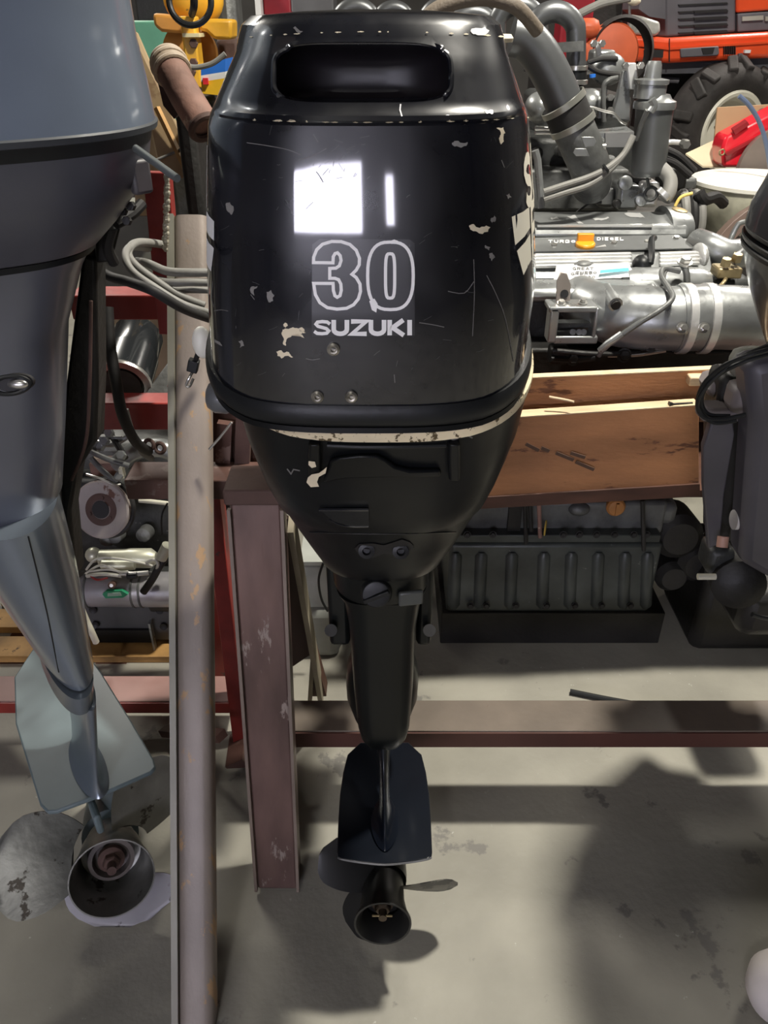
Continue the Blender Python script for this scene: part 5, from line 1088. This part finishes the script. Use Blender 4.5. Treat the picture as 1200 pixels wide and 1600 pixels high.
# ---------------------------------------------------------------- crate of boards
CT = T('wooden_crate', 'orange brown wooden crate side under the silver engine', 'crate', W(930, 775, 1.78))
def board(nm, c4, Y0, Y1, th, m_, par=CT):
    (xa, ya), (xb, yb), (xc, yc), (xd, yd) = c4
    P = [W(xa, ya, Y0), W(xb, yb, Y1), W(xc, yc, Y1), W(xd, yd, Y0)]
    return MB().prism(P, (0, th, 0)).obj(nm, m_, par, bevel=.0015)
board('plank', [(640, 664), (1092, 634), (1092, 765), (640, 790)], 1.66, 1.70, .035, wood)
board('plank', [(640, 600), (1120, 578), (1120, 640), (640, 660)], 1.73, 1.77, .022, wood)
def topstrip(x0, y0, x1, y1, Y0, Y1, th): # top edge strip, its lit look put into a paler wood
    return MB().prism([W(x0, y0, Y0)+Vector((0, -.0005, .0)), W(x1, y1, Y1)+Vector((0, -.0005, 0)), W(x1, y1, Y1)+Vector((0, th, 0)), W(x0, y0, Y0)+Vector((0, th, 0))], (0, 0, .0025))
topstrip(640, 664, 1092, 634, 1.66, 1.70, .036).obj('lit_edge', wood_pale, CT)
topstrip(640, 600, 1120, 578, 1.73, 1.77, .023).obj('lit_edge', wood_pale, CT)
board('shaded_batten', [(640, 784), (1094, 756), (1094, 776), (640, 802)], 1.655, 1.695, .06, wood_dark)  # shadow under the plank put into the dark wood colour
px_box(1094, 640, 1150, 660, 1.9, .1).obj('end_block', mat('greyish_end_wood', (.3, .2, .13), .6), CT, bevel=.003)
px_box(1078, 590, 1118, 604, 1.74, .03).obj('end_block', wood_pale, CT, bevel=.003)
stn = mat('dark_wood_stain', (.10, .055, .035), .7)
for a, b in (((822, 694), (842, 704)), ((846, 700), (858, 705)), ((869, 708), (896, 719)), ((900, 722), (928, 734)), ((892, 708), (914, 715))):
    MB().beam(W(*a, 1.673)+Vector((0, .001, 0)), W(*b, 1.676)+Vector((0, .001, 0)), .004, .008, (0, 0, 1)).obj('stencil_mark', stn, CT)
MB().box((.62, 1.98, W(800, 790, 1.66).z+.01), (1.15, .56, .02)).obj('bottom_board', wood_dark, CT)
# crate stands on a low steel trestle
MB().box((.72, 2.22, W(800, 790, 1.8).z-.04), (1.65, .08, .05)).obj('bearer', dark_iron, CT)
for x in (-.02, 1.5): MB().box((x, 2.22, .27), (.06, .06, .53)).obj('trestle_leg', dark_iron, CT)
NA = tag(MB().tube([W(858, 620, 1.70), W(885, 625, 1.69), W(897, 628, 1.68)], .003, 6).obj('wood_splinter', wood_pale), 'thin pale splinter lying along the top edge of the crate plank', 'splinter')
tag(MB().cyl(W(1045, 632, 1.705), W(1082, 630, 1.71), .003).lathe(W(1045, 632, 1.705), (1, 0, 0), [(.008, 0), (.004, .01)], 10).obj('nail', dark_iron), 'dark bent nail lying on the right end of the crate plank', 'nail')
# ---------------------------------------------------------------- engine under the crate with ribbed sump
ED = T('boat_engine', 'dark grey engine with ribbed sump standing on the floor below the crate', 'engine', (.45, 2.1, .02))
YD = 1.84
px_box(715, 785, 1040, 835, YD, .35).obj('block_side', grey_cast, ED, bevel=.01)
px_box(1000, 790, 1060, 822, YD+.01, .2).obj('block_end', grey_cast, ED, bevel=.02)
SP_ = px_box(700, 850, 1025, 962, YD-.02, .36).obj('sump', pan_paint, ED, bevel=.012)
px_box(695, 836, 1032, 848, YD-.035, .40).obj('sump_flange', pan_paint, ED, bevel=.003)
down_box(690, 958, 1040, YD-.03, .38).obj('shade_skid', dark_iron, ED, bevel=.003)  # dark base added to fill the shaded floor below the sump
for x in (712, 752, 800, 850, 893, 935, 977, 1012):
    a, b = W(x, 868, YD-.02), W(x-3, 945, YD-.02)
    MB().loft([[Vector((q.x+dx*w_, q.y-dy*w_, q.z+dz)) for dx, dy in ((-.018, 0), (-.012, .010), (0, .014), (.012, .010), (.018, 0), (0, -.01))] for q, w_, dz in ((a, .5, .012), (a, 1, 0), (b, 1, 0), (b, .5, -.012))]).obj('sump_rib', pan_paint, ED, ang=50)
for x in (880, 905, 932, 960, 770, 730, 1010, 990): bolt(x, 835, YD-.035, ED, (0, -1, .2), .8, BD)
for x in (735, 760, 806, 854, 898, 940, 985): bolt(x, 946, YD-.035, ED, (0, -1, .2), .8, BD)
gy = W(962, 792, YD-.005)
MB().lathe(gy, (0, -1, .1), [(.026, -.01), (.026, .004), (.021, .010), (.012, .012)], 26).box(gy+Vector((0, -.014, 0)), (.007, .006, .036)).obj('orange_plug', mat('rusty_orange_plug', (.40, .17, .045), .5, var=.3), ED)
for x, y0, y1, m_ in ((820, 780, 850, dark_iron), (842, 785, 840, rust), (1004, 782, 860, dark_iron), (828, 782, 830, dark_iron)):
    px_tube([(x, y0, YD-.03), (x+1, (y0+y1)/2, YD-.035), (x+2, y1, YD-.045)], 3.5).obj('dipstick_tube', m_, ED)
MB().ring(W(852, 825, YD-.05), (1, -.3, 0), .010, .0025, ov=(1, 2)).obj('dipstick_ring', mat('yellow_brass_ring', (.5, .36, .08), .4, metal=.5), ED)
px_box(795, 785, 815, 830, YD-.02, .02).obj('dark_cover', dark_iron, ED)
MB().ball(W(905, 795, YD), (.03, .02, .02)).obj('boss', grey_cast, ED)
for k, (x, y, r_) in enumerate(((1060, 838, .07), (1090, 880, .06), (1050, 900, .05))):
    MB().lathe(W(x, y, YD+.02), (0, -1, .1), [(r_, -.1), (r_, .0), (r_*.7, .02), (r_*.3, .02)], 26).obj('pulley', dark_iron, ED)
tag(down_box(1050, 600, 1300, 2.7, .3).obj('casting_or_filler', dark_iron, bevel=.02), 'added dark block filling the gap behind the right end of the crate', 'casting')  # block added only to darken this gap
# things between the stand and the black motor leg
tag(px_box(470, 885, 520, 950, 1.75, .15).obj('white_case', mat('chipped_white_case', (.42, .44, .42), .5, var=.2), bevel=.006), 'pale chipped metal case behind the diagonal stand bar', 'case')
px_box(468, 878, 522, 884, 1.74, .17).obj('case_lid', mat('dusty_case_lid', (.5, .52, .48), .5), None); bpy.data.objects['case_lid'].parent = bpy.data.objects['white_case']
down_box(455, 953, 530, 1.74, .2).obj('bag', mat('dirty_white_bag', (.30, .31, .28), .7, var=.2, bump=.5, bs=12), None, bevel=.03)
tag(bpy.data.objects['bag'], 'dirty pale bag slumped behind the stand foot', 'bag')
tag(px_tube([(505, 880, 1.68), (498, 905, 1.68), (502, 935, 1.68), (512, 955, 1.68)], 2).obj('black_wire', rubber), 'thin black wire hanging from the pale metal case', 'wire')
# ---------------------------------------------------------------- engine behind the red rack, lower left
EL = T('boat_engine', 'grey engine with round pulley and starter motor under the red rack', 'engine', (-.7, 1.95, .1))
YL = 1.80
px_box(60, 755, 300, 945, YL+.10, .35).obj('engine_block', grey_cast_dark, EL, bevel=.02)
px_box(60, 695, 300, 760, YL+.18, .3).obj('cylinder_head', grey_cast, EL, bevel=.02)
pc = W(159, 796, YL-.08); pax = Vector((-.12, -.85, .38)).normalized(); pr_ = 46*mpp(159, 796, YL-.08)
PUL = MB().lathe(pc, pax, [(pr_*.5, -.05), (pr_*.9, -.045), (pr_*.95, -.012), (pr_*.8, -.006), (pr_*.98, 0), (pr_, .004), (pr_*.94, .008), (pr_*.60, .004), (pr_*.36, .000), (pr_*.30, .006), (pr_*.30, -.02)], 44, (True, True)).obj('pulley', mat('dusty_grey_pulley', (.33, .29, .27), .6, var=.15, wear=(.13, .06, .04), wt=.56, ws=9), EL, ang=40)
MB().lathe(pc, pax, [(pr_*.33, .0035), (pr_*.52, .0055), (pr_*.56, .0045)], 36, (False, False)).obj('pulley_hub', rust_dark, EL)
MB().lathe(pc, pax, [(pr_*.31, .003), (pr_*.30, .0075)], 24).obj('pulley_bore', dark_void, EL)
for k in range(3):
    a = 2*PI*k/3+.4; ax, ea, eb = MB().frame(pax); MB().cyl(pc+(ea*math.cos(a)+eb*math.sin(a))*pr_*.42+pax*.003, pc+(ea*math.cos(a)+eb*math.sin(a))*pr_*.42+pax*.009, .005, seg=10).obj('pulley_bolt', rust_dark, EL)
MB().ring(pc-pax*.026, pax, pr_*.93, .010, 40, 8).obj('drive_belt', rubber_dull, EL)
sm = T('starter_motor', '', '', W(190, 915, YL)); del sm['label']; del sm['category']; sm.parent = EL; sm.matrix_parent_inverse = world(EL).inverted()
sl = mat('starter_aluminium', (.40, .39, .41), .38, metal=.5, var=.15, bump=.2)
sl2 = mat('yellowed_aluminium', (.50, .50, .40), .4, metal=.45, var=.15)
mq = mpp(180, 920, YL)
MB().lathe(W(121, 921, YL-.02), (1, 0, 0), [(15*mq, 0), (24*mq, .02), (27*mq, .04), (27.5*mq, 85*mq), (27.5*mq, 150*mq)], 32).obj('motor_body', sl, sm, ang=40)
for x in (138, 210, 222): MB().lathe(W(x, 921, YL-.02), (1, 0, 0), [(27.5*mq, 0), (28.7*mq, .001), (28.7*mq, .006), (27.5*mq, .007)], 32, (False, False)).obj('motor_band', grey_cast, sm)
MB().lathe(W(155, 872, YL-.02), (1, 0, 0), [(10*mq, 0), (13*mq, .004), (14*mq, 40*mq), (15*mq, 46*mq), (15*mq, 78*mq), (9*mq, 86*mq)], 28).obj('solenoid', sl2, sm, ang=40)
MB().ball(W(146, 867, YL-.02), 12*mq).obj('solenoid_cap', sl2, sm)
MB().lathe(W(158, 883, YL-.055), (1, 0, 0), [(5*mq, 0), (8*mq, .004), (8*mq, 38*mq), (7*mq, 50*mq)], 20).obj('condenser', sl2, sm)
p = W(175, 914, YL-.075); MB().lathe(p, (0, -1, .4), [(.010, -.01), (.010, .004), (.006, .005)], 18).obj('brush_plug', rust_dark, sm); MB().lathe(p, (0, -1, .4), [(.005, .004), (.005, .007)], 12).obj('brush_terminal', chrome, sm)
gp = [(160, 929), (166, 924), (190, 923), (200, 929), (192, 934), (165, 935)]
MB().prism([W(x, y, YL-.075) for x, y in gp], (0, .01, .0)).obj('green_label', green_lab, sm)['label'] = 'small green label on the starter body'
MB().prism([W(x, y, YL-.076) for x, y in ((168, 927), (188, 926), (190, 931), (168, 932))], (0, .003, .0)).obj('label_window', mat('pale_green_print', (.35, .5, .42), .5), sm)
wr = mat('dusty_white_wire', (.5, .49, .42), .5)
for k, c in enumerate(([(135, 890, 1.72), (150, 874, 1.70), (178, 872, 1.70), (215, 878, 1.71), (238, 884, 1.72)], [(134, 896, 1.72), (158, 883, 1.7), (185, 893, 1.69), (200, 893, 1.70)], [(136, 900, 1.72), (160, 897, 1.7), (190, 900, 1.7)], [(225, 880, 1.72), (240, 874, 1.71), (247, 882, 1.71), (240, 898, 1.72), (232, 905, 1.73)], [(140, 893, 1.7), (165, 890, 1.69), (183, 892, 1.69)])):
    px_tube(c, (1.8, 1.8, 3, 2.6, 1.6)[k], 8).obj('wire', wr, sm)
px_tube([(142, 900, 1.71), (152, 906, 1.70), (168, 903, 1.70)], 1.6).obj('red_wire', mat('dull_red_wire', (.3, .03, .03), .5), sm)
px_tube([(187, 896, 1.70), (208, 897, 1.70), (232, 895, 1.71)], 4, smooth=False).obj('connector', chrome, sm); px_tube([(199, 900, 1.695), (214, 899, 1.695)], 5, smooth=False).obj('connector_sleeve', rubber, sm)
px_tube([(224, 925, 1.72), (238, 905, 1.72), (252, 880, 1.72), (268, 862, 1.74)], 6, 12).obj('battery_lead', rubber_dull, sm)
px_tube([(252, 872, 1.71), (262, 852, 1.71)], 9, 12, smooth=False).obj('lead_sleeve', sl2, sm)
MB().lathe(W(250, 920, YL+.02), (1, 0, 0), [(36*mq, -.02), (36*mq, .05)], 30).obj('flywheel_housing', grey_cast_dark, EL)
px_box(138, 945, 300, 1000, YL-.02, .2).obj('bell_plate', mat('dark_grey_plate', (.07, .07, .072), .5, var=.2), EL, bevel=.003)
px_box(150, 985, 236, 1004, YL-.03, .1).obj('foot', dark_iron, EL)
px_box(236, 975, 239, 1022, YL-.05, .02).obj('thin_bracket', silver, EL)
for x, y in ((250, 953), (256, 978), (146, 952), (150, 975)): MB().lathe(W(x, y, YL-.025), (0, -1, .1), [(.011, 0), (.011, .006), (.005, .003)], 16).obj('plate_hole', dark_void, EL)
for k, (x, y) in enumerate(((168, 842), (225, 835), (180, 838))): MB().lathe(W(x, y, YL+.05), (0, -1, .3), [(.022, -.03), (.020, .01), (.010, .014)], 20).obj('boss', grey_cast, EL)
tag(px_tube([(121, 937, 1.55), (134, 968, 1.56), (142, 985, 1.56), (150, 1003, 1.57)], 5.5, 12).obj('white_tube', off_white_hose), 'off white plastic tube leaning at the edge of the grey motor leg', 'tube')
# injectors, rods and pipes above the pulley
hd = T('injector_rack', 'cluster of silver pipes, rods and fittings above the round pulley', 'engine parts', W(200, 745, 1.85))
px_tube([(185, 725, 1.82), (215, 703, 1.8), (250, 700, 1.8), (268, 706, 1.8)], 15, 20).obj('manifold', silver, hd)
for k, (c, r_, m_) in enumerate([([(140, 705, 1.72), (170, 718, 1.7), (202, 728, 1.7)], 4.5, grey_cast), ([(142, 716, 1.73), (160, 735, 1.71), (182, 755, 1.7)], 4.5, grey_cast), ([(150, 676, 1.8), (170, 676, 1.78), (196, 716, 1.72)], 5, dark_iron), ([(135, 741, 1.7), (155, 747, 1.69), (178, 757, 1.69), (188, 757, 1.70)], 1.8, chrome), ([(150, 690, 1.8), (175, 695, 1.78), (200, 682, 1.78)], 4, silver), ([(218, 782, 1.75), (240, 784, 1.74), (266, 787, 1.74)], 3.5, off_white_hose), ([(262, 786, 1.7), (253, 805, 1.68), (253, 835, 1.68)], 1.5, rubber), ([(150, 684, 1.76), (190, 684, 1.76)], 3, grey_cast)]):
    px_tube(c, r_).obj('pipe', m_, hd)
for x, y, Y in ((172, 677, 1.74), (191, 712, 1.70), (158, 698, 1.75), (150, 702, 1.75), (188, 745, 1.7), (165, 690, 1.75), (148, 694, 1.75)): MB().hexa(W(x, y, Y), (0, -.8, .6), .012, .016).obj('nut', silver, hd)
px_box(186, 733, 192, 748, 1.69, .02).obj('white_fitting', off_white_hose, hd)
px_box(140, 725, 185, 745, 1.82, .05).obj('bracket', rust, hd, bevel=.004)
for x, y in ((233, 695), (250, 700)): MB().ring(W(x, y, 1.72), (-.2, -1, .3), .012, .005, 24).obj('clevis_eye', rust_dark, hd)
# pallet under it
PT = T('pallet', 'ochre wooden pallet under the engine on the left', 'pallet', (-.75, 1.85, .0))
zz = W(200, 1026, 1.72).z-.004
for k, (x0, x1) in enumerate(((40, 262), )):
    A, Bq = W(-60, 1026, 1.72), W(330, 1024, 1.72)
    MB().box(((A.x+Bq.x)/2, 1.77, zz-.012), (Bq.x-A.x, .09, .024)).obj('deck_board', wood_orange, PT, bevel=.002)
    MB().box(((A.x+Bq.x)/2, 1.90, zz-.012), (Bq.x-A.x, .09, .024)).obj('deck_board', wood_orange, PT, bevel=.002)
    MB().box(((A.x+Bq.x)/2, 2.03, zz-.012), (Bq.x-A.x, .09, .024)).obj('deck_board', wood_orange, PT, bevel=.002)
for x in (-1.1, -.8, -.52): MB().box((x, 1.90, (zz-.024)/2), (.09, .36, zz-.024)).obj('bearer', wood_dark, PT)
# ---------------------------------------------------------------- dark motor at the right edge
RMo = T('outboard_motor', 'dark outboard motor with exposed bracket cut off by the right edge', 'outboard motor', (.8, 1.3, 0))
def fitl(loop, xl):
    for _ in range(6):
        m_ = min(loop, key=lambda p: proj(p)[0]); x, _, zc = proj(m_); d = (xl-x)*zc/F
        loop = [p+Vector((d, 0, 0)) for p in loop]
    return loop
def rl_(row, xl, a, b): return fitl(sup(.85, 1.20, a, b, 2.2, W(xl, row, 1.20).z), xl)
MB().loft([rl_(598, 1215, .12, .16), rl_(575, 1200, .14, .18), rl_(520, 1182, .18, .22), rl_(470, 1168, .2, .24), rl_(420, 1161, .21, .25), rl_(395, 1163, .21, .25)]).obj('lower_cowl', motor_navy, RMo, ang=50)
for r0, x0 in ((392, 1160), (404, 1158), (378, 1165)):
    MB().loft([rl_(r0+5, x0+1, .213, .253), rl_(r0+3, x0-1, .215, .255), rl_(r0-3, x0-1, .215, .255), rl_(r0-5, x0+1, .213, .253)]).obj('ribbed_seal', rubber, RMo)
MB().loft([rl_(372, 1164, .21, .25), rl_(340, 1174, .20, .24), rl_(310, 1190, .18, .22), rl_(290, 1200, .15, .2)]).obj('upper_cowl', motor_navy, RMo, ang=50)
MB().prism([W(1168, 572, 1.20), W(1240, 560, 1.20), W(1240, 920, 1.27), W(1198, 905, 1.27), W(1158, 882, 1.27), W(1166, 780, 1.25), W(1176, 660, 1.21)], (0, .08, 0)).obj('leg_panel', motor_grey, RMo, bevel=.02)
px_box(1150, 552, 1230, 600, 1.27, .06).obj('mount_head', mat('dusty_mount_paint', (.22, .22, .19), .55, var=.15), RMo, bevel=.025)
MB().prism([W(1130, 590, 1.31), W(1172, 590, 1.31), W(1168, 650, 1.31), W(1150, 850, 1.37), W(1115, 850, 1.37), W(1120, 650, 1.31)], (0, .08, 0)).obj('swivel_housing', dark_iron, RMo, bevel=.015)
MB().prism([W(1112, 660, 1.27), W(1146, 655, 1.27), W(1148, 680, 1.27), W(1132, 775, 1.31), W(1126, 850, 1.33), W(1108, 858, 1.33), W(1100, 760, 1.31), W(1100, 700, 1.28)], (0, .02, 0)).obj('clamp_bracket', motor_grey, RMo, bevel=.004)
for x, y, r_, m_ in ((1123, 696, .013, mat('shiny_pin', (.5, .5, .5), .2, metal=.9)), (1119, 713, .009, motor_grey), (1120, 726, .011, dark_void)):
    MB().lathe(W(x, y, 1.515), (0, -1, .3), [(r_, -.002), (r_, .003), (r_*.6, .005)], 18).obj('bracket_pin', m_, RMo)
px_box(1110, 598, 1160, 628, 1.33, .08).obj('pivot_tube', mat('brown_grey_mount', (.14, .12, .12), .5), RMo, bevel=.02)
px_box(1098, 640, 1172, 662, 1.28, .05).obj('tilt_rod', mat('brown_grey_mount', (.14, .12, .12), .5), RMo, bevel=.01)
px_box(1148, 608, 1178, 652, 1.25, .06).obj('mount_knuckle', mat('brown_grey_mount', (.14, .12, .12), .5), RMo, bevel=.015)
MB().cyl(W(1146, 812, 1.30), W(1154, 812, 1.30), .02).obj('white_bush', mat('aged_white_bush', (.5, .48, .45), .5), RMo)
MB().cyl(W(1130, 838, 1.30), W(1128, 855, 1.29), .011).obj('copper_fitting', mat('copper_fitting', (.45, .26, .2), .5), RMo)
px_box(1108, 862, 1148, 900, 1.35, .07).obj('clamp_screw_block', grey_cast_dark, RMo, bevel=.012)
px_tube([(1090, 901, 1.31), (1118, 901, 1.31)], 5, smooth=False).obj('clamp_handle', off_white_hose, RMo)
MB().lathe(W(1150, 905, 1.35), (-.2, -1, .2), [(.055, -.05), (.055, .03), (.03, .045)], 24).obj('pulley_block', dark_iron, RMo)
px_box(1160, 930, 1260, 1000, 1.37, .2).obj('lower_housing', dark_iron, RMo, bevel=.03)
px_tube([(1175, 960, 1.31), (1200, 966, 1.31), (1225, 960, 1.31)], 4).obj('link_bar', grey_cast_dark, RMo)
tag(MB().box((1.16, 1.92, .14), (.50, .3, .28)).obj('casting_or_filler', dark_iron, bevel=.03), 'added black block in place of floor shadow under the right hand motor', 'casting')  # stands in for the dark floor shadow here
for k, c in enumerate(([(1205, 545, 1.17), (1170, 555, 1.17), (1130, 572, 1.19), (1100, 600, 1.21), (1090, 630, 1.22), (1100, 652, 1.22), (1130, 655, 1.22), (1165, 648, 1.22)],
    [(1205, 552, 1.18), (1165, 564, 1.18), (1128, 582, 1.20), (1102, 606, 1.22), (1096, 630, 1.23), (1108, 648, 1.23), (1140, 650, 1.23)], [(1200, 540, 1.19), (1160, 558, 1.19), (1118, 588, 1.20), (1094, 618, 1.21), (1092, 640, 1.22), (1115, 660, 1.22), (1150, 657, 1.22)])):
    px_tube(c, 4, 10).obj('wiring_loom', rubber, RMo)
tag(MB().tube([(.52, 1.60, .008), (.66, 1.56, .008), (.85, 1.52, .008), (1.1, 1.53, .008)], .008, 10).obj('black_cable', rubber), 'black cable lying on the bright concrete below the right motor', 'cable')
# white rounded thing at the lower right edge
wb = Wz(1222, 1545, .06)
tag(MB().lathe(wb+Vector((0, 0, -.055)), (0, 0, 1), [(.03, 0), (.05, .012), (.062, .04), (.064, .075), (.052, .105), (.03, .12), (.01, .124)], 32).obj('white_float', white_part), 'white rounded float cut off by the lower right edge', 'float')
